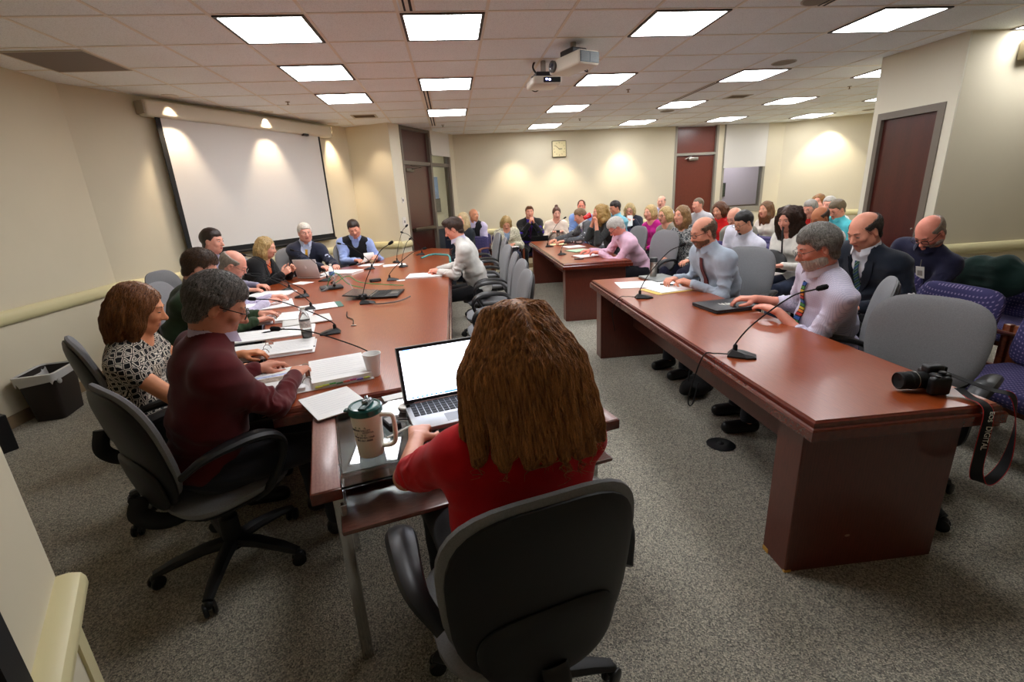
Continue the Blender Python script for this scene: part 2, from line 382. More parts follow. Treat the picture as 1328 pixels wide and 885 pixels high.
# near stub at the photographer's left
NA = (-.895, .914); NB = (-.743, .650)
M4, L4 = wallM(NB, NA, -1)
M4, L4 = wallM(NA, NB, -1)
struct(MB().box((0, 0, 0), (L4, .12, CZ), M4).build('wall_near', mat('near_wall_paint', (206, 198, 172), .7), smooth=False))
struct(MB().box((-.004, -.006, 0), (.05, .126, .80), M4).build('trim_8', railm, smooth=False))
struct(MB().box((L4, -.01, 0), (L4 + .07, .13, 2.2), M4).build('trim_9', blackm, smooth=False))
prof = [(0, .075), (.022, .072), (.04, .055), (.046, .03), (.046, .0), (.04, -.02), (.022, -.035), (0, -.04)]
def rail(name, A, B, out=1, z=.82, e0=0, e1=0, s=1.0, depth=1.0, m=None):
    M, L = wallM(A, B, out); n = len(prof); V = []; F = []
    for x in (-e0, L + e1):
        for d, h in prof: V.append((x, -d * depth, z + h * s))
    for i in range(n - 1): F.append((i, i + 1, n + i + 1, n + i))
    F += [list(range(n))[::-1], [n + i for i in range(n)]]
    return struct(MB().add(V, F, M).build(name, m or railm))
rail('trim_10', (-3.62, -2), LB, 1); rail('trim_11', LB, SB, 1); rail('trim_12', SB, RC, 1, e1=.03); rail('trim_13', RC, PC, 1, e0=.03)
rail('trim_14', BA, (4.88, 10.42), 1); rail('trim_15', (7.1, 10.445), RA, 1); rail('trim_16', RA, RB, 1)
rail('trim_17', (4.9, 4.38), (7.5, 4.3), 1, z=.77)
rail('trim_18', NA, NB, -1, z=.805, s=.55, depth=.95, e1=.02)
bsm = mat('tan_baseboard', (150, 128, 98), .6)
def base(name, A, B, out=1):
    M, L = wallM(A, B, out); return struct(MB().box((0, -.008, 0), (L, 0, .1), M).build(name, bsm, smooth=False))
base('baseboard_left', (-3.62, -2), LB); base('baseboard_screen', LB, SB); base('baseboard_back', BA, (4.88, 10.42)); base('baseboard_right', PB, (7.5, 4.3)); base('baseboard_return', SB, RC)
# ---------------------------------------------------------------- ceiling fittings
def emis(name, col, s):
    T = NT(name); T.n.remove(T.b); e = T.n.new('ShaderNodeEmission'); e.inputs[0].default_value = (*s2l(col), 1); e.inputs[1].default_value = s
    T.link(e.outputs[0], T.out.inputs[0]); return T.m
LIGHT_STR = 5.6
lens = emis('prismatic_diffuser', (251, 252, 255), LIGHT_STR)
lframe = mat('fixture_frame', (52, 44, 36), .5)
def troffer():
    t = thing('ceiling_light', 'x', 'ceiling light', (0, 0, CZ), 0, 'recessed ceiling lights')
    h = T2 / 2 - .012; w = .022
    f = MB().box((-h, -h, -.012), (h, -h + w, -.001)).box((-h, h - w, -.012), (h, h, -.001)).box((-h, -h + w, -.012), (-h + w, h - w, -.001)).box((h - w, -h + w, -.012), (h, h - w, -.001))
    f.build('frame', lframe, t, smooth=False)
    MB().box((-h + w, -h + w, -.009), (h - w, h - w, -.003)).build('diffuser', lens, t, smooth=False)
    return t
TL = [(2, 0, 'row nearest the camera, leftmost, above the maroon sweater side'), (4, 0, 'row nearest the camera, second from left'), (7, 0, 'row nearest the camera, just right of the projectors'), (10, 0, 'row nearest the camera, far right by the corner'),
      (2, 2, 'left column second light, in front of the screen'), (4, 3, 'second column, middle light'), (7, 3, 'behind the projectors'), (10, 3, 'right middle, next to the round speaker'),
      (2, 4, 'left column third light, above the suited man'), (4, 6, 'second column, farthest from the camera'), (7, 6, 'third column, third light back'), (7, 9, 'third column, farthest, above the clock wall'),
      (10, 6, 'fourth column, third light back'), (10, 9, 'fourth column, farthest, near the wood door'), (13, 9, 'farthest row above the wood door and blind'), (13, 6, 'right side third row, right of the vent'),
      (16, 9, 'farthest row, far right'), (13, 3, 'cut by the edge of the partition, nearer one'), (16, 6, 'cut by the edge of the partition, farther one'),
      ]
tr0 = troffer()
def troff_at(c, r): return (GX + (c + .5) * T2, GY + (r + .5) * T2, CZ)
for i, (c, r, lab) in enumerate(TL):
    o = tr0 if i == 0 else dup(tr0)
    o.location = troff_at(c, r); o['label'] = 'square lit ceiling light, ' + lab
for c in (4, 7):
    o = dup(tr0); o.location = troff_at(c, -3); o['label'] = 'square lit ceiling light out of frame above the camera'
o = dup(tr0); o.location = troff_at(13, 0); o['label'] = 'square lit ceiling light hidden right of the partition'
# downlights
dcan = mat('can_trim', (225, 220, 210), .4); dem = emis('warm_lamp', (255, 236, 205), 9)
def downlight():
    t = thing('downlight', 'x', 'downlight', (0, 0, CZ), 0, 'round downlights washing the walls')
    MB().lathe([(.085, -.006), (.085, -.001), (.068, -.001), (.068, -.006)], 24).build('trim_ring', dcan, t)
    MB().lathe([(.0, -.004), (.067, -.004), (.067, -.002), (.0, -.002)], 24).build('lamp_face', dem, t)
    return t
DL = [(-2.95, 6.1, 'left end of the screen'), (-2.34, 7.22, 'middle of the screen'), (-1.75, 8.38, 'right end of the screen'),
      (1.35, 9.93, 'clock wall, left of the clock'), (2.38, 9.88, 'clock wall, beside the clock'), (3.68, 10.03, 'clock wall, right of the clock')]
dl0 = downlight()
for i, (x, y, lab) in enumerate(DL):
    o = dl0 if i == 0 else dup(dl0)
    o.location = (x, y, CZ); o['label'] = 'round lit downlight above the ' + lab
def spot(loc, aim, power, size=100, blend=.6, col=(1, .80, .58), r=.03):
    l = bpy.data.lights.new('downlight_beam', 'SPOT'); l.energy = power; l.spot_size = rad(size); l.spot_blend = blend; l.color = col; l.shadow_soft_size = r
    o = bpy.data.objects.new('downlight_beam', l); C.objects.link(o); o.location = loc
    o.rotation_euler = (Vector(aim) - Vector(loc)).to_track_quat('-Z', 'Y').to_euler(); return o
for (x, y, lab) in DL[:3]: spot((x, y, CZ - .02), (x - .06, y + .03, 0), 26, 66, .7)
for (x, y, lab) in DL[3:]: spot((x, y, CZ - .02), (x, y + .10, 0), 24, 82, .7, (1, .86, .66))
spot((7.95, 9.7, CZ - .02), (8.15, 10.0, 0), 24, 90, .6, (1, .9, .72)); spot((-1.2, 8.3, CZ - .02), (-1.22, 8.5, 0), 8, 76, .8)
# speakers, vents, sprinklers, slot diffusers
def disc(name, label, cat, x, y, r, m, group=None):
    t = thing(name, label, cat, (x, y, CZ), 0, group)
    MB().lathe([(r, -.004), (r, -.001), (r * .9, -.001), (r * .9, -.007), (r, -.004)], 28, caps=False).build('rim', mat('speaker_rim', (178, 168, 150), .5), t)
    MB().lathe([(.0, -.006), (r * .9, -.006), (r * .9, -.002), (0, -.002)], 28).build('grille', m, t)
gr = mat('speaker_grille', (140, 130, 114), .7, bump=.5, bscale=300)
disc('ceiling_speaker', 'round ceiling speaker right of the third light row', 'speaker', 3.72, 5.36, .125, gr, 'round ceiling speakers')
disc('ceiling_speaker', 'round ceiling speaker at the top edge above the right lights', 'speaker', 2.75, 3.62, .13, gr, 'round ceiling speakers')
disc('ceiling_speaker', 'round ceiling speaker farthest back over the audience', 'speaker', 3.76, 8.35, .12, gr, 'round ceiling speakers')
disc('ceiling_speaker', 'round ceiling speaker far right over the audience', 'speaker', 8.17, 9.05, .12, gr, 'round ceiling speakers')
def vent(label, x, y, w, d):
    t = thing('ceiling_vent', label, 'vent', (x, y, CZ), 0, 'ceiling air vents')
    MB().box((-w / 2 - .03, -d / 2 - .03, -.006), (w / 2 + .03, -d / 2, -.001)).box((-w / 2 - .03, d / 2, -.006), (w / 2 + .03, d / 2 + .03, -.001)).box((-w / 2 - .03, -d / 2, -.006), (-w / 2, d / 2, -.001)).box((w / 2, -d / 2, -.006), (w / 2 + .03, d / 2, -.001)).build('frame', mat('vent_frame', (190, 180, 160), .5), t, smooth=False)
    m = MB(); k = int(d / .025)
    for i in range(k): m.box((-w / 2, -d / 2 + i * d / k, -.005), (w / 2, -d / 2 + i * d / k + .008, -.002))
    m.build('louvre', mat('vent_bronze', (110, 88, 56), .5), t, smooth=False)
    MB().box((-w / 2, -d / 2, -.0015), (w / 2, d / 2, -.0008)).build('backing', blackm, t, smooth=False)
vent('small brown ceiling vent left of the tall dark door', GX + 2.5 * T2, GY + 6.65 * T2, .3, .22)
vent('small brown ceiling vent among the right lights', GX + 11.55 * T2, GY + 5.7 * T2, .28, .2)
t = thing('return_grille', 'large grey square return air grille at the upper left of ceiling', 'vent', (GX - .5 * T2, GY + 1.6 * T2, CZ))
MB().box((-.295, -.295, -.007), (.295, .295, -.001)).build('panel', mat('return_grey', (128, 118, 110), .8, bump=.6, bscale=500), t, smooth=False)
MB().box((-.3, -.3, -.009), (.3, -.288, -.001)).box((-.3, .288, -.009), (.3, .3, -.001)).box((-.3, -.288, -.009), (-.288, .288, -.001)).box((.288, -.288, -.009), (.3, .288, -.001)).build('frame', mat('vent_frame', (190, 180, 160), .5), t, smooth=False)
def slot(label, x, y0, y1):
    t = thing('slot_diffuser', label, 'air slot', (x, (y0 + y1) / 2, CZ)); h = (y1 - y0) / 2
    MB().box((-.05, -h, -.005), (.05, h, -.001)).build('channel', mat('ceiling_grid_paint', (196, 184, 160), .5), t, smooth=False)
    MB().box((-.028, -h, -.007), (-.014, h, -.0045)).box((.012, -h, -.007), (.03, h, -.0045)).build('slot', blackm, t, smooth=False)
slot('dark double slot diffuser at the top edge near the second light', GX + 4.12 * T2, GY - T2, GY - .03)
slot('dark double slot diffuser between the two far lights of second column', GX + 4.1 * T2, GY + 4 * T2, GY + 5.95 * T2)
slot('dark double slot diffuser beyond the farthest light of second column', GX + 4.1 * T2, GY + 7.02 * T2, GY + 8.6 * T2)
slot('dark slot diffuser at the top edge right of centre', GX + 9.08 * T2, GY - T2, GY - .03)
slot('thin slot diffuser running between the fourth column lights', GX + 10.05 * T2, GY + 4.02 * T2, GY + 5.95 * T2)
spm = mat('brass_sprinkler', (120, 100, 70), .4, metal=.8)
for i, (c, r, lab) in enumerate([(1.33, 4.68, 'left of the third left light'), (8.34, 4.5, 'right of the light behind the projectors'), (8.31, 8.33, 'near the clock wall'), (4.36, 8.54, 'above the tall dark door'), (13.83, 4.91, 'left of the partition')]):
    t = thing('sprinkler_head', 'small ceiling sprinkler ' + lab, 'sprinkler', (GX + c * T2, GY + r * T2, CZ), 0, 'fire sprinkler heads')
    MB().lathe([(.028, -.004), (.028, -.001), (.0, -.001)][::-1], 14).build('escutcheon', spm, t)
    MB().lathe([(.006, -.03), (.006, -.004)], 8).lathe([(.016, -.034), (.016, -.03)], 12).build('deflector', spm, t)
# ---------------------------------------------------------------- screen
MS, _ = wallM((-3.5, 5.6), (-1.66, 8.85), 1)
t = thing('projection_screen', 'large pulled-down white projection screen with black border on left wall', 'projection screen', (0, 0, 0))
scm = mat('screen_white', (216, 212, 206), .85)
MB().box((.62, -.10, 1.12), (2.97, -.097, 2.62), MS).build('screen_surface', scm, t, smooth=False)
MB().box((.57, -.101, 1.05), (.625, -.094, 2.62), MS).box((2.965, -.101, 1.05), (3.0, -.094, 2.62), MS).box((.57, -.101, 1.05), (3.0, -.094, 1.125), MS).build('border', blackm, t, smooth=False)
MB().tube([MS @ Vector((.56, -.1, 1.045)), MS @ Vector((3.01, -.1, 1.045))], .018, 10).build('weight_bar', blackm, t)
MB().bbox((.46, -.16, 2.58), (3.22, -.005, 2.745), .03, 3, MS).build('housing', mat('housing_cream', (214, 206, 186), .45), t)
MB().bbox((2.62, -.168, 2.56), (2.72, -.12, 2.59), .006, 2, MS).build('sensor', dark, t)
for x_ in (.44, 3.22): MB().bbox((x_, -.15, 2.6), (x_ + .02, -.01, 2.73), .008, 2, MS).build('end_cap', mat('cap_grey', (150, 140, 122), .5), t)
# ---------------------------------------------------------------- clock
MC = M2 @ Matrix.Translation((bx(2.33), -.0, 2.44))
t = thing('wall_clock', 'square cream wall clock high on the back wall', 'clock', (0, 0, 0))
MB().bbox((-.155, -.045, -.165), (.155, 0, .165), .02, 3, MC).build('case', mat('clock_case', (120, 110, 84), .4), t)
MB().bbox((-.14, -.05, -.15), (.14, -.04, .15), .004, 2, MC).build('dial', mat('clock_dial', (232, 218, 170), .35), t)
hr = MB()
for k in range(12):
    V, F = text_mesh(str(k if k else 12), .034); a = 2 * PI * k / 12
    x = .115 * math.sin(a); z = .12 * math.cos(a)
    hr.add(V, F, MC @ Matrix.Translation((x, -.052, z)) @ Matrix.Rotation(PI / 2, 4, 'X'))
hr.build('numerals', mat('clock_ink', (70, 66, 40), .5), t, smooth=False)
def hand(a, l, w):
    return MB().box((-w, -.056, -.015), (w, -.053, l), MC @ Matrix.Rotation(a, 4, 'Y'))
hand(rad(90), .06, .006).build('hour_hand', blackm, t, smooth=False); hand(rad(-52), .1, .004).build('minute_hand', mat('minute_brown', (90, 50, 20), .5), t, smooth=False)
# wall switches and thermostat
def plate(name, label, cat, A, B, s, z, w, h, out=1):
    M, _ = wallM(A, B, out); q = M @ Vector((s, 0, z))
    t = thing(name, label, cat, q, math.atan2(M[1][0], M[0][0]))
    MB().bbox((-w / 2, -.012, -h / 2), (w / 2, 0, h / 2), .004, 2).build('plate', white, t)
    MB().bbox((-.012, -.02, -.02), (.012, -.01, .02), .002, 1).build('switch', mat('switch_grey', (120, 120, 116), .5), t)
plate('wall_switch', 'white wall control plate on the pilaster, lower one', 'switch', RC, PC, .13, 1.22, .09, .15)
plate('key_switch', 'small grey key switch on the pilaster above the white plate', 'switch', RC, PC, .15, 1.58, .05, .09)
plate('light_switch', 'white light switch plate on back wall by the bald man', 'switch', BA, BB, .42, 1.2, .1, .14)
t = thing('emergency_light', 'small pale emergency light box at the top right of the right wall', 'light', (5.36, 4.355, 2.62))
MB().bbox((-.0, -.09, -.09), (.3, 0, .09), .02, 2).build('case', mat('putty_plastic', (160, 146, 116), .5), t); MB().ell((.12, -.1, 0), (.04, .03, .04)).build('lamp', white, t)
# ---------------------------------------------------------------- projectors
def projector(label, loc, rz, w, d, h, big):
    t = thing('projector', label, 'projector', loc, rad(rz), 'ceiling projectors')
    pm = mat('projector_white', (214, 206, 190), .4)
    b = MB().bbox((-w / 2, -d / 2, -h), (w / 2, d / 2, 0), .02, 3).build('body', pm, t)
    if big:
        MB().lathe([(.048, 0), (.048, .02), (.04, .024)], 20, Matrix.Translation((w * .33, d / 2, -h * .5)) @ Matrix.Rotation(-PI / 2, 4, 'X')).build('lens_ring', mat('lens_grey', (70, 66, 62), .4), t)
        MB().ell((w * .33, d / 2 + .016, -h * .5), (.036, .012, .036)).build('lens', mat('lens_glass', (20, 26, 50), .05, coat=1), t)
        for q in (0, 1):
            m = MB(); y0 = -d / 2 + .02 + q * (d - .03) / 2
            for k in range(9): m.box((-w / 2 - .005, y0, -h + .022 + k * (h - .04) / 9), (-w / 2 + .003, y0 + (d - .05) / 2, -h + .022 + k * (h - .04) / 9 + .006))
            m.build('exhaust_grille', mat('grille_grey', (92, 98, 98), .5), t, smooth=False)
        MB().box((-w / 2 - .002, -d / 2 + .012, -h + .015), (-w / 2 + .002, d / 2 - .012, -.012)).build('grille_panel', mat('grille_dark', (60, 66, 68), .5), t, smooth=False)
    else:
        MB().bbox((-w / 2 + .01, d / 2 - .004, -h + .015), (w / 2 - .1, d / 2 + .006, -.015), .004, 1).build('front_panel', blackm, t)
        MB().ell((w / 2 - .16, d / 2 + .008, -h * .5), (.01, .004, .008)).ell((w / 2 - .13, d / 2 + .008, -h * .45), (.01, .004, .008)).build('indicator', emis('blue_led', (150, 160, 255), 6), t)
    bx_ = MB().bbox((-.09, -.08, 0), (.09, .08, .05), .008, 1).box((-.12, -.02, .0), (.12, .02, .02)); bx_.build('mount', dark, t)
    MB().tube([(0, 0, .04), (0, 0, CZ - loc[2])], .026, 12).build('pole', steel, t)
    MB().tube(spline([(.05, -.02, .03), (.09, -.05, .12), (.04, -.02, .2), (.03, 0, CZ - loc[2])]), .009, 6).build('cable', blackm, t)
    MB().tube(spline([(-.02, -d / 2, -h * .6), (.03, -d / 2 - .07, -h * .9), (.1, -d / 2 - .05, -h * .5), (.13, -d / 2 - .0, -.02)]), .005, 6).build('wiring', blackm, t)
    return t
projector('white projector with round lens and grey grille hanging from ceiling, nearer the camera', (1.16, 4.52, 2.69), 113, .44, .22, .11, True)
projector('white projector with black front panel and blue indicator lights, behind the other', (1.0, 5.08, 2.64), 184, .28, .3, .075, False)
# ================================================================ FURNITURE
mahog = wood('mahogany_top', (130, 54, 18), (154, 71, 26), (7, .5, 5), .3, .35)
mahog2 = wood('mahogany_side', (80, 32, 20), (98, 42, 28), (6, 6, .6), .33, .35)
mahogE = wood('mahogany_edge', (92, 32, 18), (104, 38, 22), (2, 2, 3), .2, .7)
fab = mat('grey_chair_fabric', (126, 126, 128), .9, noise=.1, nscale=220, bump=.35, bscale=420, bdist=.002)
shell = mat('chair_shell', (24, 24, 25), .5)
armm = mat('armrest_polyurethane', (34, 34, 35), .38)
def pad(w, h, tf, tb, cx=0.0, cz=0.0, n=3.2, N=26, taper=0.0, bot=None):
    """cushion in the XZ plane, thickness along y (front = +y). returns V,F"""
    V = []; F = []; R = 9
    ts = [2 * PI * k / N for k in range(N)]
    def P(t, r):
        c, s = math.cos(t), math.sin(t)
        e = 2 / n; x = math.copysign(abs(c) ** e, c) * w / 2 * r; z = math.copysign(abs(s) ** e, s) * h / 2 * r
        x *= 1 + taper * z / h
        return x, z
    rs = [1 - (k / R) ** 2.2 if k < R else 0 for k in range(1, R)][::-1]
    def layer(sgn, th):
        st = len(V); V.append((0, sgn * th, 0)); rr = [.22, .42, .6, .75, .87, .95, .99]
        for r in rr:
            y = sgn * th * (1 - r ** 5) ** .5
            for t in ts: x, z = P(t, r); V.append((x, y, z))
        return st, rr
    f0, rr = layer(1, tf); b0, _ = layer(-1, tb)
    def q(a, b, c, d, fl): F.append((a, b, c, d) if fl else (d, c, b, a))
    for st, fl in ((f0, True), (b0, False)):
        for k in range(N):
            j = (k + 1) % N; F.append((st, st + 1 + j, st + 1 + k) if fl else (st, st + 1 + k, st + 1 + j))
        for i in range(len(rr) - 1):
            for k in range(N):
                j = (k + 1) % N; a = st + 1 + i * N; b = a + N
                q(a + k, a + j, b + j, b + k, fl)
    a = f0 + 1 + (len(rr) - 1) * N; b = b0 + 1 + (len(rr) - 1) * N
    for k in range(N):
        j = (k + 1) % N; F.append((a + k, a + j, b + j, b + k))
    V = np.array(V); V[:, 1] += cx * V[:, 0] ** 2 + cz * V[:, 2] ** 2
    return V, F
def office_chair(label, x, y, face, back=.0, bw=.5, bh=.52, swivel=0, seat=.46, tilt=9, arms=True, group='grey office chairs', bz=.80):
    """face: world angle (deg) the sitter looks to"""
    t = thing('office_chair', label, 'chair', (x, y, 0), rad(face - 90), group)
    S = Matrix.Translation((0, .02, seat - .03)) @ Matrix.Rotation(-PI / 2, 4, 'X')
    V, F = pad(.5, .47, .022, .05, n=3.4); MB().add(V, F, Matrix.Translation((0, .02, seat - .03)) @ Matrix.Rotation(PI / 2, 4, 'X')).build('seat', fab, t)
    V, F = pad(.46, .42, .0, .035, n=3.2); MB().add(V, F, Matrix.Translation((0, .02, seat - .075)) @ Matrix.Rotation(PI / 2, 4, 'X') @ Matrix.Scale(-1, 4, (0, 1, 0))).build('seat_pan', shell, t)
    B = Matrix.Translation((0, -.235 - back, bz - .02)) @ Matrix.Rotation(rad(tilt), 4, 'X')
    V, F = pad(bw, bh, .03, .022, cx=.45, cz=-.12, n=3.0, taper=.10, N=36)
    MB().add(V, F, B).build('backrest', fab, t)
    V, F = pad(bw - .03, bh + .02, .0, .03, cx=.45, cz=-.12, n=3.0, taper=.10, N=36)
    b = MB().add(V, F, B @ Matrix.Translation((0, -.012, -.025)))
    V, F = pad(bw * .72, bh * .5, .0, .022, cx=.45, n=2.6, taper=.2, N=28)
    b.add(V, F, B @ Matrix.Translation((0, -.042, -bh * .34))); b.build('back_shell', shell, t)
    MB().tube(spline([(0, -.27 - back, bz - .25), (0, -.29 - back, seat - .02), (0, -.2, seat - .1), (0, -.02, seat - .1)]), [.035] * 25, 8, flat=.4).build('back_bracket', shell, t)
    if arms:
        for s in (-1, 1):
            pth = spline([(s * .24, -.2 - back, seat + .17), (s * .285, -.12, seat + .225), (s * .29, .04, seat + .235), (s * .285, .14, seat + .2), (s * .28, .17, seat + .12), (s * .26, .1, seat - .02), (s * .2, .05, seat - .08)], 5)
            n = len(pth); r = [.021 + .022 * math.exp(-((i / n - .36) / .22) ** 2) for i in range(n)]
            MB().tube(pth, r, 10, flat=.55).build('armrest', armm, t)
    MB().lathe([(.028, .12), (.028, seat - .1)], 14).lathe([(.04, .08), (.04, .24), (.03, .25)], 14).build('gas_column', shell, t)
    MB().bbox((-.11, -.12, seat - .13), (.11, .14, seat - .085), .012, 2).build('tilt_mechanism', shell, t)
    bm_ = MB()
    for k in range(5):
        a = 2 * PI * k / 5 + swivel
        bm_.tube([(0, 0, .115), (.12 * math.cos(a), .12 * math.sin(a), .112), (.24 * math.cos(a), .24 * math.sin(a), .09), (.31 * math.cos(a), .31 * math.sin(a), .068)], [.036, .033, .028, .022], 8, flat=.75)
    bm_.build('star_base', shell, t)
    for k in range(5):
        a = 2 * PI * k / 5 + swivel
        Mx = Matrix.Translation((.31 * math.cos(a), .31 * math.sin(a), .03)) @ Matrix.Rotation(a + .6, 4, 'Z')
        c = MB()
        for s in (-1, 1): c.lathe([(.0, -.008), (.026, -.008), (.03, -.003), (.03, .005), (.024, .009), (0, .009)], 14, Mx @ Matrix.Translation((0, s * .016, 0)) @ Matrix.Rotation(PI / 2, 4, 'X'), caps=False)
        c.ell((0, 0, .02), (.022, .02, .022), 10, 6, Mx).build('caster', dark, t)
    return t
def table(label, x, y, rz, L, W):
    t = thing('conference_table', label, 'table', (x, y, 0), rz, 'rectangular conference tables')
    pts = [(0, 0), (W, 0), (W, L), (0, L)]
    P = np.array(pts, float); e = MB()
    rings = [(0, .668), (-.0, .672), (.0, .705), (.004, .712), (.012, .716), (.012, .722), (.016, .732), (.026, .738)]
    V = []; F = []
    for d, z in rings: V += [(a, b, z) for a, b in inset_poly(P, d + 1e-4)]
    for k in range(len(rings) - 1):
        for i in range(4): j = (i + 1) % 4; F.append((k * 4 + i, k * 4 + j, (k + 1) * 4 + j, (k + 1) * 4 + i))
    e.add(V, F).add([(*p, .668) for p in inset_poly(P, .03)] + [(*p, .668) for p in P], [(3 - i, (2 - i) % 4, 4 + (2 - i) % 4, 4 + 3 - i) for i in range(4)])
    e.build('edge_moulding', mahogE, t, sharp=25)
    ip = inset_poly(P, .026)
    MB().prism([tuple(p) for p in ip], .70, .7395).build('tabletop', mahog, t, smooth=False)
    for k, yy in enumerate((.09, L - .09 - .15)):
        MB().bbox((.045, yy, 0), (W - .06, yy + .15, .67), .004, 1).build('slab_leg', mahog2, t)
    MB().bbox((W * .5 - .02, .2, .3), (W * .5 + .02, L - .2, .668), .003, 1).build('modesty_panel', mahog2, t)
    return t
RT = table('long mahogany table nearest the camera on the right, with a camera on its corner', 1.200, 1.352, -.024, 3.07, .765)
MT = table('long mahogany table farther back, where the pink shirted man writes', 1.268, 5.548, -.024, 3.07, .87)
# chips on the near leg
chip = mat('raw_chipboard', (196, 150, 70), .8)
MB().bbox((.043, .088, .0), (.075, .1, .012), .002, 1).bbox((.042, .2, .0), (.05, .236, .022), .002, 1).build('chipped_corner', chip, RT); 
MB().ell((.30, .089, .155), (.012, .002, .006), 8, 5).build('scuff_mark', mat('scuff', (150, 120, 104), .7), RT)
# big boardroom table: straight right side, faceted left side
BT = [(-.07, 2.095), (-.07, 8.3), (-.42, 8.65), (-.78, 8.25), (-1.05, 7.6), (-1.38, 6.95), (-2.05, 6.0), (-2.13, 5.4), (-1.78, 4.4), (-1.42, 3.4), (-1.12, 2.6), (-.83, 1.915)]
BT = BT[::-1]
t = thing('boardroom_table', 'big faceted mahogany boardroom table covered with papers and microphones', 'table')
P = np.array(BT)
if sum(P[i][0] * P[(i + 1) % len(P)][1] - P[(i + 1) % len(P)][0] * P[i][1] for i in range(len(P))) < 0: P = P[::-1]
nP = len(P); V = []; F = []
rings = [(0, .668), (.0, .705), (.004, .712), (.012, .716), (.012, .722), (.018, .733), (.03, .738)]
for d, z in rings: V += [(a, b, z) for a, b in inset_poly(P, d + 1e-4)]
for k in range(len(rings) - 1):
    for i in range(nP): j = (i + 1) % nP; F.append((k * nP + i, k * nP + j, (k + 1) * nP + j, (k + 1) * nP + i))
MB().add(V, F).build('edge_moulding', mahogE, t, sharp=25)
MB().prism([tuple(p) for p in inset_poly(P, .03)], .68, .7395).build('tabletop', mahog, t, smooth=False)
for (x0, y0, x1, y1) in ((-.62, 2.35, -.5, 3.1), (-1.25, 5.2, -.6, 5.35), (-.75, 7.4, -.3, 7.55)):
    MB().bbox((x0, y0, 0), (x1, y1, .68), .004, 1).build('slab_leg', mahog2, t)
MB().bbox((-.75, 3.1, .2), (-.7, 7.4, .67), .003, 1).build('modesty_panel', mahog2, t)
# computer desk with glass top
DR = rad(14.5); DX, DY = -.50, 1.295
t = thing('computer_desk', 'mahogany computer desk with glass top, chrome legs and pull-out keyboard tray', 'desk', (DX, DY, 0), DR)
DW, DD = 1.10, .655
strip = wood('desk_laminate', (142, 100, 92), (160, 118, 108), (6, 2, 6), .35, .3)
for x0 in (0, DW - .085):
    MB().bbox((x0, 0, .695), (x0 + .085, DD, .728), .004, 2).build('side_rail', strip, t)
    MB().bbox((x0 - .004, -.004, .685), (x0 + .089, DD, .7245), .004, 2).build('rail_edging', mahogE, t)
MB().bbox((.085, 0.0, .716), (DW - .085, DD, .724), .002, 1).build('glass_top', mat('green_tint_glass', (244, 251, 249), .015, trans=1.0, ior=1.48), t)
MB().bbox((.09, .16, .655), (DW - .09, DD - .01, .665), .002, 1).build('under_panel', mat('brown_underpanel', (48, 36, 31), .4), t)
MB().bbox((.07, -.075, .60), (DW - .07, .42, .618), .008, 2).build('keyboard_tray', wood('tray_laminate', (92, 56, 48), (112, 72, 60), (1, 6, 6), .25, .6), t)
for x0 in (.075, DW - .095):
    MB().bbox((x0, .0, .62), (x0 + .02, .5, .66), .002, 1).build('drawer_slide', chrome, t)
    MB().bbox((x0 - .02, .02, .0), (x0 + .018, .065, .70), .004, 2).build('front_leg', chrome, t)
    MB().bbox((x0 - .02, DD - .05, .0), (x0 + .018, DD - .01, .70), .004, 2).build('rear_leg', chrome, t)
MB().bbox((.09, .085, .66), (DW - .09, .1, .712), .003, 1).build('clear_rail', mat('acrylic', (225, 225, 225), .08, trans=.85, ior=1.4), t)
desk = t
# --- grey office chairs
OC = office_chair
OC('dark grey office chair in the near foreground seen from behind, under the red-shirted woman', .085, 1.09, 104, bw=.50, bh=.50, swivel=-.15, bz=.74, tilt=7)
OC('grey office chair under the man in the maroon sweater, arm turned to camera', -1.13, 1.95, 50, bw=.46, bh=.50, swivel=.45, bz=.76, tilt=10)
OC('grey office chair behind the woman in black and white top', -1.62, 2.52, 40, bw=.48, swivel=.2)
OC('grey office chair behind the man in the green sweater', -2.02, 3.42, 15, bw=.48, swivel=.2)
OC('grey office chair under the bald man in the lavender shirt', -2.2, 4.15, 5, swivel=.9)
OC('grey office chair under the dark haired man by the screen', -2.66, 4.98, -5, swivel=.9)
OC('grey office chair behind the blonde woman in the black blazer', -2.5, 5.95, -35, swivel=.3)
OC('grey office chair under the man in navy suit and yellow tie', -2.12, 6.75, -55, swivel=.3)
OC('grey office chair under the man in the black vest', -1.45, 7.1, -62, swivel=.3)
c0 = OC('empty grey office chair on the right table side, nearest the foreground woman', .27, 3.42, 180, back=-.02, swivel=.3)
OC('empty grey office chair at the boardroom table, second from the foreground woman', .30, 4.02, 182, swivel=.7)
OC('empty grey office chair at the boardroom table, third from the foreground woman', .31, 4.62, 176, swivel=.1)
OC('grey office chair under the man in the white sweater', .33, 5.38, 182, swivel=.4)
OC('empty grey office chair beyond the man in the white sweater', .40, 6.35, 178, swivel=.4)
OC('empty grey office chair farthest along the boardroom table', .40, 7.25, 184, swivel=.4)
OC('big empty grey office chair at the near end of the right table, beside the camera', 2.08, 1.86, 208, bw=.49, bh=.46, swivel=.2, bz=.785, tilt=14)
OC('grey office chair under the bearded man with rainbow tie', 2.26, 2.55, 142, bw=.46, bz=.77, swivel=.5, back=.0)
OC('grey office chair under the man in the pale blue shirt', 2.34, 3.72, 215, bw=.48, swivel=.5)
OC('grey office chair under the white haired man in the pink shirt', 2.5, 5.85, 200, swivel=.2)
OC('grey office chair under the curly blonde woman with the red cup', 2.5, 6.85, 190, swivel=.2)
OC('grey office chair under the man in the grey suit', 2.5, 7.75, 190, swivel=.2)
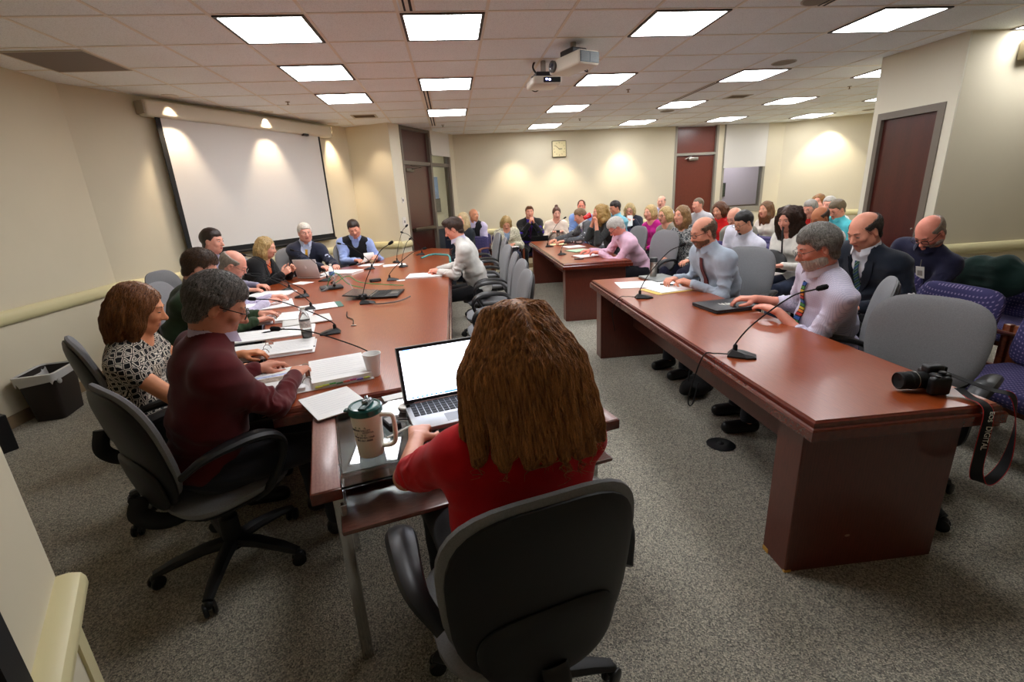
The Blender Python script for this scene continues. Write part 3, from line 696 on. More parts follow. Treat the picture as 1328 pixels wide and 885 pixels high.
# --- audience armchairs
def purple():
    T = NT('purple_upholstery'); v = T.coord(scale=(1, 1, 1))
    sp = T.n.new('ShaderNodeSeparateXYZ'); T.link(v, sp.inputs[0])
    def dash(o, k, lo, off=0):
        a = T.node('ShaderNodeMath', _operation='MULTIPLY_ADD'); a.inputs[1].default_value = k; a.inputs[2].default_value = off; T.link(o, a.inputs[0])
        f = T.node('ShaderNodeMath', _operation='FRACT'); T.link(a.outputs[0], f.inputs[0])
        g_ = T.node('ShaderNodeMath', _operation='GREATER_THAN'); g_.inputs[1].default_value = lo; T.link(f.outputs[0], g_.inputs[0]); return g_.outputs[0]
    s1 = T.node('ShaderNodeMath', _operation='ADD'); T.link(sp.outputs['Y'], s1.inputs[0]); T.link(sp.outputs['Z'], s1.inputs[1])
    a = dash(sp.outputs['X'], 46, .58); b = dash(s1.outputs[0], 52, .66)
    m = T.node('ShaderNodeMath', _operation='MULTIPLY'); T.link(a, m.inputs[0]); T.link(b, m.inputs[1])
    T.link(T.ramp(m.outputs[0], [(.4, s2l((50, 46, 92))), (.6, s2l((124, 110, 146)))]), T.b.inputs['Base Color']); T.b.inputs['Roughness'].default_value = .9
    return T.m
pfab = purple(); armw = wood('chair_arm_wood', (96, 44, 22), (138, 70, 36), (3, 3, 3), .3, .5)
def audience():
    t = thing('audience_armchair', 'x', 'armchair', (0, 0, 0), 0, 'purple upholstered audience armchairs')
    MB().bbox((-.25, -.22, .37), (.25, .27, .47), .04, 3).build('seat', pfab, t)
    B = Matrix.Translation((0, -.255, .655)) @ Matrix.Rotation(rad(14), 4, 'X')
    V, F = pad(.54, .41, .05, .035, n=5, N=28); MB().add(V, F, B).build('backrest', pfab, t)
    for s in (-1, 1):
        MB().tube([(s * .30, -.30, .60), (s * .30, -.1, .655), (s * .30, .12, .665), (s * .30, .26, .65)], [.022, .03, .033, .026], 10, flat=.5).build('arm', armw, t)
        MB().bbox((s * .30 - .02, .19, 0), (s * .30 + .02, .235, .65), .006, 2).build('leg', armw, t)
        MB().bbox((s * .30 - .02, -.33, 0), (s * .30 + .02, -.285, .66), .006, 2).build('leg', armw, t)
        MB().bbox((s * .30 - .012, -.3, .33), (s * .30 + .012, .2, .40), .003, 1).build('side_rail', armw, t)
    MB().bbox((-.3, .18, .33), (.3, .21, .38), .003, 1).bbox((-.3, -.3, .33), (.3, -.27, .4), .003, 1).build('cross_rail', armw, t)
    return t
ac0 = audience(); ac_used = [0]
def AC(x, y, face, lab):
    o = ac0 if not ac_used[0] else dup(ac0)
    ac_used[0] = 1; o.location = (x, y, 0); o.rotation_euler = (0, 0, rad(face - 90)); o['label'] = 'purple audience armchair with wooden arms, ' + lab
# ================================================================ PEOPLE (signed-distance bodies meshed with surface nets)
def vn(p, seed=0):
    """smooth value noise, p (N,3)"""
    i = np.floor(p).astype(np.int64); f = p - i; f = f * f * (3 - 2 * f)
    def h(a):
        n = a[:, 0] * 374761393 + a[:, 1] * 668265263 + a[:, 2] * 2147483647 + seed * 144665
        n = (n ^ (n >> 13)) * 1274126177; n = n ^ (n >> 16); return (n & 0xffff) / 65535.0
    r = 0
    for dx in (0, 1):
        for dy in (0, 1):
            for dz in (0, 1):
                w = (f[:, 0] if dx else 1 - f[:, 0]) * (f[:, 1] if dy else 1 - f[:, 1]) * (f[:, 2] if dz else 1 - f[:, 2])
                r = r + w * h(i + np.array((dx, dy, dz)))
    return r * 2 - 1
def A3(*v): return np.array(v, float)
class Sdf:
    def __init__(s): s.p = []
    def cap(s, a, b, ra, rb=None, k=.02, op='u'):
        a = np.array(a, float); b = np.array(b, float); rb = ra if rb is None else rb; R = max(ra, rb)
        s.p.append(('c', (a, b, ra, rb), k, op, np.minimum(a, b) - R, np.maximum(a, b) + R)); return s
    def chain(s, pts, rs, k=.02, op='u'):
        for i in range(len(pts) - 1): s.cap(pts[i], pts[i + 1], rs[i], rs[i + 1], k, op)
        return s
    def ell(s, c, r, Rm=None, k=.02, op='u'):
        c = np.array(c, float); r = np.array(r, float); R = max(r)
        s.p.append(('e', (c, r, Rm), k, op, c - R, c + R)); return s
    def half(s, c, n, k=.003):
        """cut away everything on the +n side of the plane through c"""
        n = np.array(n, float); n /= np.linalg.norm(n); s.p.append(('h', (np.array(c, float), n), k, 's', None, None)); return s
    @staticmethod
    def ev(p, x, y, z):
        t, a = p[0], p[1]
        if t == 'c':
            A, B, ra, rb = a; d = B - A; L = max(d @ d, 1e-9)
            px, py, pz = x - A[0], y - A[1], z - A[2]
            h = np.clip((px * d[0] + py * d[1] + pz * d[2]) / L, 0, 1)
            return np.sqrt((px - h * d[0]) ** 2 + (py - h * d[1]) ** 2 + (pz - h * d[2]) ** 2) - (ra + h * (rb - ra))
        if t == 'e':
            c, r, Rm = a; px, py, pz = x - c[0], y - c[1], z - c[2]
            if Rm is not None: px, py, pz = [px * Rm[0, i] + py * Rm[1, i] + pz * Rm[2, i] for i in range(3)]
            k0 = np.sqrt((px / r[0]) ** 2 + (py / r[1]) ** 2 + (pz / r[2]) ** 2)
            k1 = np.sqrt((px / r[0] ** 2) ** 2 + (py / r[1] ** 2) ** 2 + (pz / r[2] ** 2) ** 2)
            return k0 * (k0 - 1) / (k1 + 1e-6)
        c, n = a; return -((x - c[0]) * n[0] + (y - c[1]) * n[1] + (z - c[2]) * n[2])
    @staticmethod
    def comb(a, d, k, op):
        if op == 'u':
            h = np.clip(.5 + .5 * (a - d) / k, 0, 1); return a * (1 - h) + d * h - k * h * (1 - h)
        d = -d; h = np.clip(.5 - .5 * (a - d) / k, 0, 1); return a * (1 - h) + d * h + k * h * (1 - h)
    def at(s, P):
        P = np.atleast_2d(P); a = np.full(len(P), 1.0)
        for p in s.p: a = s.comb(a, s.ev(p, P[:, 0], P[:, 1], P[:, 2]), p[2], p[3])
        return a
    def grid(s, res):
        lo = np.min([p[4] for p in s.p if p[3] == 'u'], axis=0) - 3 * res; hi = np.max([p[5] for p in s.p if p[3] == 'u'], axis=0) + 3 * res
        n = np.ceil((hi - lo) / res).astype(int) + 1
        ax = [(lo[i] + res * np.arange(n[i])).astype(np.float32) for i in range(3)]
        G = np.full(n, .1, np.float32)
        for p in s.p:
            if p[4] is None: sl = (slice(None),) * 3
            else:
                m = p[2] + 3 * res
                i0 = np.maximum(0, np.floor((p[4] - m - lo) / res).astype(int)); i1 = np.minimum(n, np.ceil((p[5] + m - lo) / res).astype(int) + 1)
                if (i1 <= i0).any(): continue
                sl = tuple(slice(i0[i], i1[i]) for i in range(3))
            x = ax[0][sl[0]][:, None, None]; y = ax[1][sl[1]][None, :, None]; z = ax[2][sl[2]][None, None, :]
            G[sl] = s.comb(G[sl], s.ev(p, x, y, z), p[2], p[3])
        return G, lo, n
    def mesh(s, res):
        G, lo, n = s.grid(res); I = G < 0
        cnt = np.zeros(n - 1, np.uint8)
        for dx in (0, 1):
            for dy in (0, 1):
                for dz in (0, 1): cnt += I[dx:n[0] - 1 + dx, dy:n[1] - 1 + dy, dz:n[2] - 1 + dz]
        act = (cnt > 0) & (cnt < 8); ci = np.argwhere(act)
        idx = np.full(n - 1, -1, np.int32); idx[act] = np.arange(len(ci))
        g = {}
        for dx in (0, 1):
            for dy in (0, 1):
                for dz in (0, 1): g[dx, dy, dz] = G[ci[:, 0] + dx, ci[:, 1] + dy, ci[:, 2] + dz]
        S = np.zeros((len(ci), 3)); W = np.zeros(len(ci))
        for a in g:
            for ax_ in range(3):
                if a[ax_] == 0:
                    b = list(a); b[ax_] = 1; b = tuple(b); va, vb = g[a], g[b]; m = (va < 0) != (vb < 0)
                    t = np.where(m, va / np.where(m, va - vb, 1), 0)
                    q = np.array(a, float)[None].repeat(len(ci), 0); q[:, ax_] += t; S += q * m[:, None]; W += m
        V = lo + (ci + S / W[:, None]) * res
        Q = []
        for ax_ in range(3):
            sl0 = [slice(1, -1)] * 3; sl0[ax_] = slice(0, -1); sl1 = list(sl0); sl1[ax_] = slice(1, None)
            a = I[tuple(sl0)]; b = I[tuple(sl1)]; e = np.argwhere(a != b)
            if not len(e): continue
            fl = a[e[:, 0], e[:, 1], e[:, 2]]
            off = np.ones(3, int); off[ax_] = 0; e = e + off
            u, v = [(1, 2), (2, 0), (0, 1)][ax_]
            def c(du, dv):
                q = e.copy(); q[:, u] -= du; q[:, v] -= dv; return idx[q[:, 0], q[:, 1], q[:, 2]]
            q = np.stack([c(1, 1), c(0, 1), c(0, 0), c(1, 0)], 1)
            q[~fl] = q[~fl][:, ::-1]; Q.append(q)
        Q = np.concatenate(Q); Q = Q[(Q >= 0).all(1)]
        return V, Q
def vnorm(V, Q):
    n = np.cross(V[Q[:, 2]] - V[Q[:, 0]], V[Q[:, 3]] - V[Q[:, 1]]); N = np.zeros_like(V)
    for i in range(4): np.add.at(N, Q[:, i], n)
    return N / (np.linalg.norm(N, axis=1)[:, None] + 1e-9)
def smooth_mesh(V, Q, it=1):
    for _ in range(it):
        S = np.zeros_like(V); W = np.zeros(len(V))
        for i in range(4):
            j = (i + 1) % 4; np.add.at(S, Q[:, i], V[Q[:, j]]); np.add.at(W, Q[:, i], 1)
        V = V * .5 + S / np.maximum(W, 1)[:, None] * .5
    return V
def rotm(yaw=0, pitch=0, roll=0):
    return np.array(Matrix.Rotation(rad(yaw), 3, 'Z') @ Matrix.Rotation(rad(pitch), 3, 'X') @ Matrix.Rotation(rad(roll), 3, 'Y'))
SK = {}
def skin(c):
    k = 'skin_%d_%d_%d' % c; c = tuple(min(255, int(x * 1.05)) for x in c)
    if k in MATS: return MATS[k]
    T = NT(k); cl = s2l(c); v = T.coord()
    n = T.node('ShaderNodeTexNoise', Scale=22.0, Detail=3.0); T.link(v, n.inputs['Vector'])
    T.link(T.ramp(n.outputs['Fac'], [(.3, (cl[0] * .93, cl[1] * .84, cl[2] * .82)), (.7, (min(1, cl[0] * 1.06), cl[1] * 1.06, cl[2] * 1.06))]), T.b.inputs['Base Color'])
    T.b.inputs['Roughness'].default_value = .5; T.b.inputs['Specular IOR Level'].default_value = .35
    T.b.inputs['Subsurface Weight'].default_value = .0
    MATS[k] = T.m; return T.m
def hairm(c, c2=None):
    k = 'hair_%d_%d_%d_%s' % (*c, 'b' if c2 else '')
    if k in MATS: return MATS[k]
    T = NT(k); cl = s2l(c); c2 = s2l(c2) if c2 else tuple(x * .62 for x in cl)
    v = T.coord(scale=(1, 1, .12)); n = T.node('ShaderNodeTexNoise', Scale=170.0, Detail=5.0, Distortion=.4); T.link(v, n.inputs['Vector'])
    T.link(T.ramp(n.outputs['Fac'], [(.32, c2), (.62, cl), (.8, tuple(min(1, x * 1.5) for x in cl))]), T.b.inputs['Base Color'])
    T.b.inputs['Roughness'].default_value = .42; T.b.inputs['Specular IOR Level'].default_value = .45; T.bump(n.outputs['Fac'], .45, .004)
    MATS[k] = T.m; return T.m
lipm = mat('lips', (178, 104, 92), .45); eyew = mat('eye_white', (206, 200, 194), .25); iris = mat('eye_iris', (38, 30, 26), .15)
def hand_sdf(S, W, d, n, side, curl=.35, spread=1.0, s=1.0, thumb=.5, k=.006):
    """W wrist, d direction to knuckles, n palm normal (the way the palm faces), side=+1 right hand"""
    d = d / np.linalg.norm(d); n = n - d * (n @ d); n /= np.linalg.norm(n); r = np.cross(d, -n) * side  # r points to the thumb side's opposite
    r = np.cross(n, d) * side   # towards the little finger for side=+1? fixed below
    L = [.074, .082, .077, .062]; off = [-.030, -.010, .011, .030]
    for i in range(4):
        base = W + d * .012 + r * off[i] * .55 * s; kn = W + d * (.088 - .004 * abs(i - 1)) * s + r * off[i] * s
        S.cap(base, kn, .0155 * s, .0125 * s, .012)
        a = curl * (1 + .12 * i) * 1.0; p = kn; ang = a * .7; fd = d + r * off[i] * 2.2 * spread * (1 - curl * .6)
        fd /= np.linalg.norm(fd); l = L[i] * s
        for j, (fr, rr) in enumerate(((.46, .0098), (.31, .0088), (.23, .0078))):
            v = fd * math.cos(ang) + n * math.sin(ang); q = p + v * l * fr
            S.cap(p, q, rr * s, (rr - .0008) * s, .003); p = q; ang += a * 1.0
    tb = W + d * .022 * s - r * .022 * s + n * .008 * s
    t1 = tb + (d * .55 - r * .75 + n * .3) * .042 * s; t2 = t1 + (d * .85 - r * (.55 - thumb * .5) + n * .25) * .034 * s; t3 = t2 + (d * .95 - r * (.2 - thumb * .4) + n * .2) * .026 * s
    S.cap(tb, t1, .0165 * s, .0135 * s, .012); S.cap(t1, t2, .0118 * s, .0105 * s, .004); S.cap(t2, t3, .0102 * s, .0085 * s, .003)
def head_sdf(S, hc, H, s, w=1.0, jaw=1.0, beard=False):
    def T(x, y, z): return hc + H @ (np.array((x * w, y, z)) * s)
    def R(a, b, c): return np.array((a * w, b, c)) * s
    S.ell(T(0, -.014, .030), R(.076, .096, .088), H, .02)
    S.ell(T(0, .022, -.02), R(.063, .068, .082), H, .03)
    S.ell(T(0, .045, -.082), R(.034 * jaw, .032, .026), H, .035)
    for q in (-1, 1): S.ell(T(q * .045, .01, -.058), R(.022 * jaw, .035, .03), H, .03)
    for q in (-1, 1): S.ell(T(q * .036, .062, -.018), R(.024, .02, .02), H, .02)
    S.cap(T(-.034, .079, .026), T(.034, .079, .026), .0085 * s, .0085 * s, .016)
    for q in (-1, 1): S.ell(T(q * .031, .092, .008), R(.016, .014, .011), H, .012, 's')
    S.cap(T(0, .083, .016), T(0, .104, -.022), .0065 * s, .0115 * s, .012); S.ell(T(0, .106, -.026), R(.013, .012, .0105), H, .008)
    for q in (-1, 1): S.ell(T(q * .0125, .094, -.03), R(.0085, .009, .0075), H, .006)
    for q in (-1, 1): S.ell(T(q * .031, .074, .008), R(.0145, .0135, .0125), H, .003)
    S.cap(T(-.017, .083, -.052), T(.017, .083, -.052), .0062 * s, .0062 * s, .006); S.cap(T(-.014, .083, -.063), T(.014, .083, -.063), .0068 * s, .0068 * s, .006)
    S.cap(T(-.022, .092, -.0575), T(.022, .092, -.0575), .0016 * s, .0016 * s, .004, 's')
    for q in (-1, 1):
        Re = H @ rotm(q * -18, 0, 0)
        S.ell(T(q * .077, -.006, -.004), R(.0075, .019, .031), Re, .006); S.ell(T(q * .085, .0, -.002), R(.006, .010, .017), Re, .004, 's')
def hair_sdf(style, len_=0, vol=1.0):
    """in head-local coordinates"""
    S = Sdf(); v = vol
    def faceopen(top=.052, w=.062): S.ell((0, .105, top - .10), (w, .075, .10), None, .012, 's')
    if style in ('short', 'fringe', 'receding', 'quiff', 'crew'):
        t = {'crew': .003, 'fringe': .004}.get(style, .007) * v
        S.ell((0, -.016, .031), (.077 + t, .097 + t, .089 + t), None, .01)
        if style == 'quiff': S.ell((0, .052, .100), (.05, .036, .024), None, .03)
        elif style in ('short', 'receding'): S.ell((0, -.0, .078), (.062, .075, .052), None, .03)
        if style == 'fringe': S.half((0, -.02, .068), (0, .16, 1), .012)
        S.ell((0, .13, .0), (.088, .078, .074), None, .012, 's')      # forehead
        if style != 'fringe': S.ell((0, -.036, -.048), (.062, .058, .05), None, .01)
        if style == 'fringe': S.half((0, .050, 0), (0, 1, -.1), .01); S.ell((0, -.036, -.046), (.062, .058, .045), None, .01)
        S.ell((0, .108, -.06), (.095, .080, .088), None, .012, 's')      # cheeks
        S.cap((-.11, .088, -.005), (.11, .088, -.005), .058, .058, .010, 's')
        S.half((0, 0, -.052), (0, .42, -1), .01)
        for q in (-1, 1): S.ell((q * .085, .006, -.016), (.03, .026, .040), None, .006, 's')
        for q in (-1, 1): S.ell((q * .066, .078, .05), (.03, .03, .022), None, .01, 's')
        if style == 'receding': S.ell((0, .09, .10), (.06, .07, .06), None, .015, 's')
    elif style == 'bald': return None
    elif style == 'bun':
        S.ell((0, -.016, .032), (.081, .101, .093), None, .01); S.ell((0, .115, -.0), (.070, .075, .078), None, .01, 's'); S.ell((0, .1, -.06), (.085, .08, .09), None, .01, 's'); S.half((0, 0, -.06), (0, .3, -1), .01)
        S.ell((0, -.03, .135), (.032, .032, .028), None, .015)
    else:
        L = len_ or {'bob': .115, 'pixiebob': .06, 'long': .26, 'curly': .13, 'mane': .30, 'wave': .20}.get(style, .12)
        W = .092 * v if style not in ('curly', 'mane') else .112 * v; cv = 1 + (v - 1) * .38
        S.ell((0, -.018, .034), (.085 * cv, .105 * cv, .097 * cv), None, .01)
        fl = style == 'wave'
        S.chain([(0, -.03, .0), (0, -.045, -L * .5), (0, -.05, -L)], [W * .80, W * 1.0, W * .90] if fl else [W * .88, W * .96, W * .72], .04)
        for q in (-1, 1): S.chain([(q * .058, .0, .045), (q * .074 * v, .0, -L * .4), (q * .07 * v, .0, -L * .9)], [.034, .034 * v, .022], .03)
        if style in ('curly', 'mane'):
            r2 = np.random.default_rng(3)
            for k in range(60):
                a = r2.uniform(0, 2 * PI); zz = r2.uniform(-L, .085); rr = (.078 if zz > 0.03 else .10) * v
                if math.sin(a) > .2: continue
                S.ell((rr * math.cos(a) * 1.05, -.03 + rr * math.sin(a), zz), (.026, .026, .03), None, .025)
        nl = {'wave': 64, 'mane': 60, 'long': 34, 'bob': 26, 'curly': 30}.get(style, 0)
        r3 = np.random.default_rng(9 + int(L * 100))
        for k in range(nl):
            a = -PI / 2 + r3.uniform(-1, 1) * 2.05; ca, sa = math.cos(a), math.sin(a); ln = (L + (.085 if fl else 0)) * r3.uniform(.8, 1.2); ph = r3.uniform(0, 6.3); rv = r3.uniform(.95, 1.09); am = {'wave': .013, 'mane': .018, 'curly': .02}.get(style, .004)
            pts = []; rs = []
            for j in range(8):
                u = j / 7; z = .095 * cv * (1 - u) - ln * u
                rr = (.052 + .05 * min(1, u * 2.2)) * (cv * (1 - u) + v * u * (1.1 if fl else 1)) * (1 - (.0 if fl else .20) * max(0, u - .6) / .4)
                w_ = am * math.sin(ph + u * 7) * u; rr *= rv
                pts.append((rr * ca + w_ * sa, -.028 + rr * sa * .92 - w_ * ca, z)); rs.append((.016 - .007 * u) * (1.1 if style == 'wave' else .85))
            for j in range(7): S.cap(pts[j], pts[j + 1], rs[j], rs[j + 1], .008)
        S.ell((0, .118, -.012), (.063, .085, .094), None, .008, 's'); S.cap((0, .105, -.09), (0, .11, -L - .12), .070, .088, .012, 's')
    return S
NPEOPLE = [0]
def person(label, pelvis, face, head, yaw=0, pitch=0, roll=0, hair=('short', (60, 45, 35)), skinc=(214, 160, 132), top='shirt', topc=None, pants=None, Lh=None, Rh=None, Lp=(0, 0, -1), Rp=(0, 0, -1), curlL=.5, curlR=.5,
           sleeve='long', fem=False, fat=1.0, s=1.0, seat=.46, glasses=None, beard=None, tie=None, jacket=None, collar=None, res=.009, group='people seated in the room', knees=(.44, .44), legout=.11, feet=.0,
           elbowL=None, elbowR=None, strands=0, shirtV=None, hairk=None, twist=0, thumb=.5, back=.0, vest=None, shoulders=1.0, tag_=True):
    NPEOPLE[0] += 1; sd = NPEOPLE[0]
    fx = rad(face); th = fx - PI / 2; c, sn = math.cos(-th), math.sin(-th)
    root = thing('person', label, 'person', (pelvis[0], pelvis[1], 0), th, None)
    def loc(w):
        if w is None: return None
        x, y = w[0] - pelvis[0], w[1] - pelvis[1]; return np.array((c * x - sn * y, sn * x + c * y, w[2]))
    hc = loc(head); H = rotm(yaw, -pitch, roll)
    P = A3(0, .02, seat + .10)
    # neck base below and behind the head centre
    up = hc - P; up /= np.linalg.norm(up)
    N = hc - (up * .55 + A3(0, 0, 1) * .45) * .130 * s - (H @ A3(0, 1, 0)) * .026 * s
    t = N - P; Lt = np.linalg.norm(t); t /= Lt
    tw = rotm(twist)
    xr = tw @ A3(1, 0, 0); yf = np.cross(t, xr); yf /= np.linalg.norm(yf); xr = np.cross(yf, t); 
    if yf[1] < 0 and abs(twist) < 80: yf = -yf; xr = np.cross(yf, t)
    Bt = np.stack([xr, yf, t], 1)
    def Q(x, f, y=0): return P + t * Lt * f + xr * x + yf * (y - .028 * math.sin(PI * f))
    sw = (.155 if fem else .178) * s * shoulders; sz = .055 * s
    SH = {q: Q(q * sw, 1 - .095 / Lt * s, .0) for q in (-1, 1)}
    up1, up2 = .285 * s, .255 * s
    armsP = {}
    for q, tgt, hint in ((-1, loc(Lh), elbowL), (1, loc(Rh), elbowR)):
        Sh = SH[q].copy()
        if tgt is None: tgt = Q(q * .13, .12, .30) + A3(0, 0, .0)
        v = tgt - Sh; D = np.linalg.norm(v)
        if D > (up1 + up2) * .985:
            Sh = Sh + v / D * min(.06, D - (up1 + up2) * .985); SH[q] = Sh; v = tgt - Sh; D = np.linalg.norm(v)
            if D > (up1 + up2) * .985: tgt = Sh + v / D * (up1 + up2) * .985; v = tgt - Sh; D = np.linalg.norm(v)
        a = (up1 ** 2 - up2 ** 2 + D * D) / (2 * D); h = math.sqrt(max(0, up1 ** 2 - a * a))
        pole = np.array(hint, float) if hint is not None else A3(q * .55, -.25, -1.0)
        vd = v / D; pole = pole - vd * (pole @ vd); pole /= np.linalg.norm(pole) + 1e-9
        armsP[q] = (Sh, Sh + vd * a + pole * h, tgt)
    # ---- skin body: one continuous mesh
    B = Sdf(); f_ = fat
    B.ell(Q(0, .0), (.15 * s, .105 * f_, .11), Bt, .04); B.ell(Q(0, .33, .012), (.135 * s * (f_ ** .5), .095 * f_, .15), Bt, .05); B.ell(Q(0, .72, .0), (.145 * s, .095, .15), Bt, .05)
    B.cap(SH[-1] + xr * .02, SH[1] - xr * .02, .046 * s, .046 * s, .04)
    nk = .052 if fem else .060
    B.cap(N - t * .03, hc - H @ A3(0, .022, .055), nk * 1.12 * s, nk * s, .03)
    for q in (-1, 1): B.cap(N + xr * q * .03 * s - t * .01, SH[q] + t * .0, .045 * s, .036 * s, .04)
    head_sdf(B, hc, H, s, .95 if fem else 1.0, .85 if fem else 1.05)
    K = {}
    for q, kn in ((-1, knees[0]), (1, knees[1])):
        hip = P + A3(q * .085, .02, -.02); knee = A3(q * (legout + .03), kn, seat + .05); ank = A3(q * (legout + .02), kn + .02 + feet, .09); K[q] = (hip, knee, ank)
        B.cap(hip, knee, .072 * f_ ** .5, .05, .03); B.cap(knee, ank, .048, .034, .02); B.cap(ank - A3(0, 0, .03), ank + A3(0, .13, -.055), .034, .026, .02)
    for q, (Sh, El, Wr), pal, cu in ((-1, armsP[-1], Lp, curlL), (1, armsP[1], Rp, curlR)):
        B.cap(Sh, El, .044 * s, .036 * s, .02); B.cap(El, Wr, .036 * s, .0255 * s, .012)
        d = Wr - El; d /= np.linalg.norm(d); pal = np.array(pal, float)
        pl = np.array((c * pal[0] - sn * pal[1], sn * pal[0] + c * pal[1], pal[2]))
        d2 = d - pl * (d @ pl) * .75; d2 /= np.linalg.norm(d2)
        hand_sdf(B, Wr, d2, pl, q, cu, s=s * (.93 if fem else 1.02), thumb=thumb)
    V, F = B.mesh(res); 
    lp = (V - hc) @ H / s
    fc = lp[F].mean(1); mi = np.zeros(len(F), int)
    mi[(abs(fc[:, 0]) < .019) & (fc[:, 2] < -.0495) & (fc[:, 2] > -.0665) & (fc[:, 1] > .078)] = 1
    V = V + vnorm(V, F) * (vn(V * 60, sd) * .0004)[:, None]
    body = raw('body', V, F, [skin(skinc), lipm], root, True, mi)
    # eyes and brows
    hcol = hair[1] if hair[1] else (90, 76, 62)
    for q in (-1, 1):
        e = MB(); e.cur = 0; Me = Matrix.Translation(hc + H @ (A3(q * .031, .0775, .009) * s)) @ Matrix(H.tolist()).to_4x4()
        if pitch > 14: e.ell((0, .0045 * s, -.0045 * s), (.0125 * s, .0085 * s, .003 * s), 10, 6, Me); e.build('eyelash', iris, root)
        else:
            e.ell((0, .0, 0), (.0125 * s, .0122 * s, .0058 * s), 12, 8, Me); e.cur = 1; e.ell((0, .0088 * s, 0), (.0054 * s, .0045 * s, .0054 * s), 10, 6, Me); e.build('eye', [eyew, iris], root)
        MB().tube([hc + H @ (A3(q * a, b, z) * s) for a, b, z in ((.013, .0895, .0265), (.03, .0885, .032), (.046, .074, .028))], [.003 * s, .0036 * s, .0018 * s], 6, flat=.7).build('eyebrow', hairm(tuple(int(x * .8) for x in hcol)), root)
    # ---- hair
    Hp = Matrix.Translation(hc) @ Matrix(H.tolist()).to_4x4()
    hs = hair_sdf(hair[0], *(hair[3] if len(hair) > 3 else ()))
    if hs is not None:
        hr_ = min(res, .006) if hair[0] in ('short', 'fringe', 'receding', 'crew', 'quiff', 'bun') else min(res, .0075)
        V, F = hs.mesh(hr_)
        n = vnorm(V, F); curly = hair[0] in ('curly', 'mane')
        am = .006 if curly else (.0022 if hair[0] in ('short', 'quiff', 'receding', 'fringe', 'crew') else .0042)
        q_ = V * (A3(42, 42, 42) if curly else A3(95, 95, 16) if hair[0] not in ('short', 'quiff', 'fringe', 'receding', 'crew') else A3(110, 45, 60))
        V = V + n * ((vn(q_, sd) * .7 + vn(q_ * 2.1, sd + 5) * .3) * am)[:, None]
        V = V * s
        o = raw('hair', V, F, hairm(hair[1], hair[2] if len(hair) > 2 else None), root); o.matrix_local = Hp
        if strands: hair_strands(o, V, F, strands, hair, s, hairm(hair[1], hair[2] if len(hair) > 2 else None), sd)
    if beard:
        bt, bc = beard
        Sb = Sdf()
        if bt in ('full', 'short'):
            th_ = .0075 if bt == 'full' else .0035
            Sb.ell((0, .045, -.082), (.036 + th_, .033 + th_, .028 + th_), None, .02); Sb.ell((0, .024, -.05), (.063 + th_ * .6, .064 + th_ * .5, .058), None, .02)
            for q in (-1, 1): Sb.ell((q * .045, .01, -.058), (.024 + th_, .035, .03 + th_), None, .02)
            Sb.half((0, 0, -.034), (0, -.28, 1), .012); Sb.ell((0, .1, -.02), (.034, .06, .026), None, .01, 's'); Sb.half((0, -.012, 0), (0, -1, .1), .006); Sb.cap((-.028, .086, -.046), (0, .097, -.040), .0045, .0065, .006); Sb.cap((.028, .086, -.046), (0, .097, -.040), .0045, .0065, .006); Sb.cap((-.013, .1, -.0575), (.013, .1, -.0575), .0055, .0055, .004, 's')
        else: Sb.ell((0, .068, -.088), (.022, .022, .022), None, .01); Sb.cap((-.022, .088, -.044), (.022, .088, -.044), .005, .005, .004); 
        V, F = Sb.mesh(.005); V = V + vnorm(V, F) * (vn(V * 120, sd) * .002)[:, None]
        o = raw('beard', V * s, F, hairm(bc), root); o.matrix_local = Hp
    if glasses:
        gm = mat('glasses_' + glasses, {'black': (16, 15, 15), 'silver': (96, 94, 92), 'brown': (60, 40, 26)}[glasses], .3, metal=1 if glasses == 'silver' else 0)
        g_ = MB(); r = .0022 if glasses == 'black' else .0013
        for q in (-1, 1):
            pts = [(q * .034 + .023 * math.copysign(abs(math.cos(a)) ** .7, math.cos(a)), .104 - .0035 * abs(math.cos(a) * q > 0), .004 + .0155 * math.copysign(abs(math.sin(a)) ** .8, math.sin(a))) for a in np.linspace(0, 2 * PI, 21)]
            g_.tube(pts, r, 6, caps=False); g_.tube([(q * .057, .1, .012), (q * .074, .085, .013), (q * .079, .0, .012), (q * .078, -.02, -.002)], r * .9, 6)
        g_.tube([(-.011, .106, .008), (0, .109, .011), (.011, .106, .008)], r, 6)
        o = g_.build('glasses', gm, root); o.matrix_local = Hp @ Matrix.Scale(s, 4)
    # ---- top garment
    topm = topc if not isinstance(topc, tuple) else cloth('cloth_%d_%d_%d' % topc, topc)
    def torso(S, g, k=.05):
        S.ell(Q(0, .02), ((.165 if not fem else .17) * s + g, .118 * f_ + g, .12), Bt, k)
        S.ell(Q(0, .33, .015 * f_), (.150 * s * f_ ** .5 + g, .108 * f_ + g, .17), Bt, k)
        S.ell(Q(0, .72, .0), (.155 * s + g, .105 * (f_ ** .3) + g, .17), Bt, k)
        for q in (-1, 1): S.cap(SH[q] - xr * q * .012 - t * .012, Q(q * .095 * s, .42, .0), .054 * s + g, .082 * s + g, .05)
        if fem:
            for q in (-1, 1): S.ell(Q(q * .07, .68, .085), (.058 + g, .05 + g, .058), Bt, .04)
        S.cap(SH[-1] + xr * .03, SH[1] - xr * .03, .050 * s + g, .050 * s + g, k)
        for q in (-1, 1): S.cap(N + xr * q * .035 * s - t * .016, SH[q] - t * .004, .046 * s + g, .040 * s + g, .04)
        return S
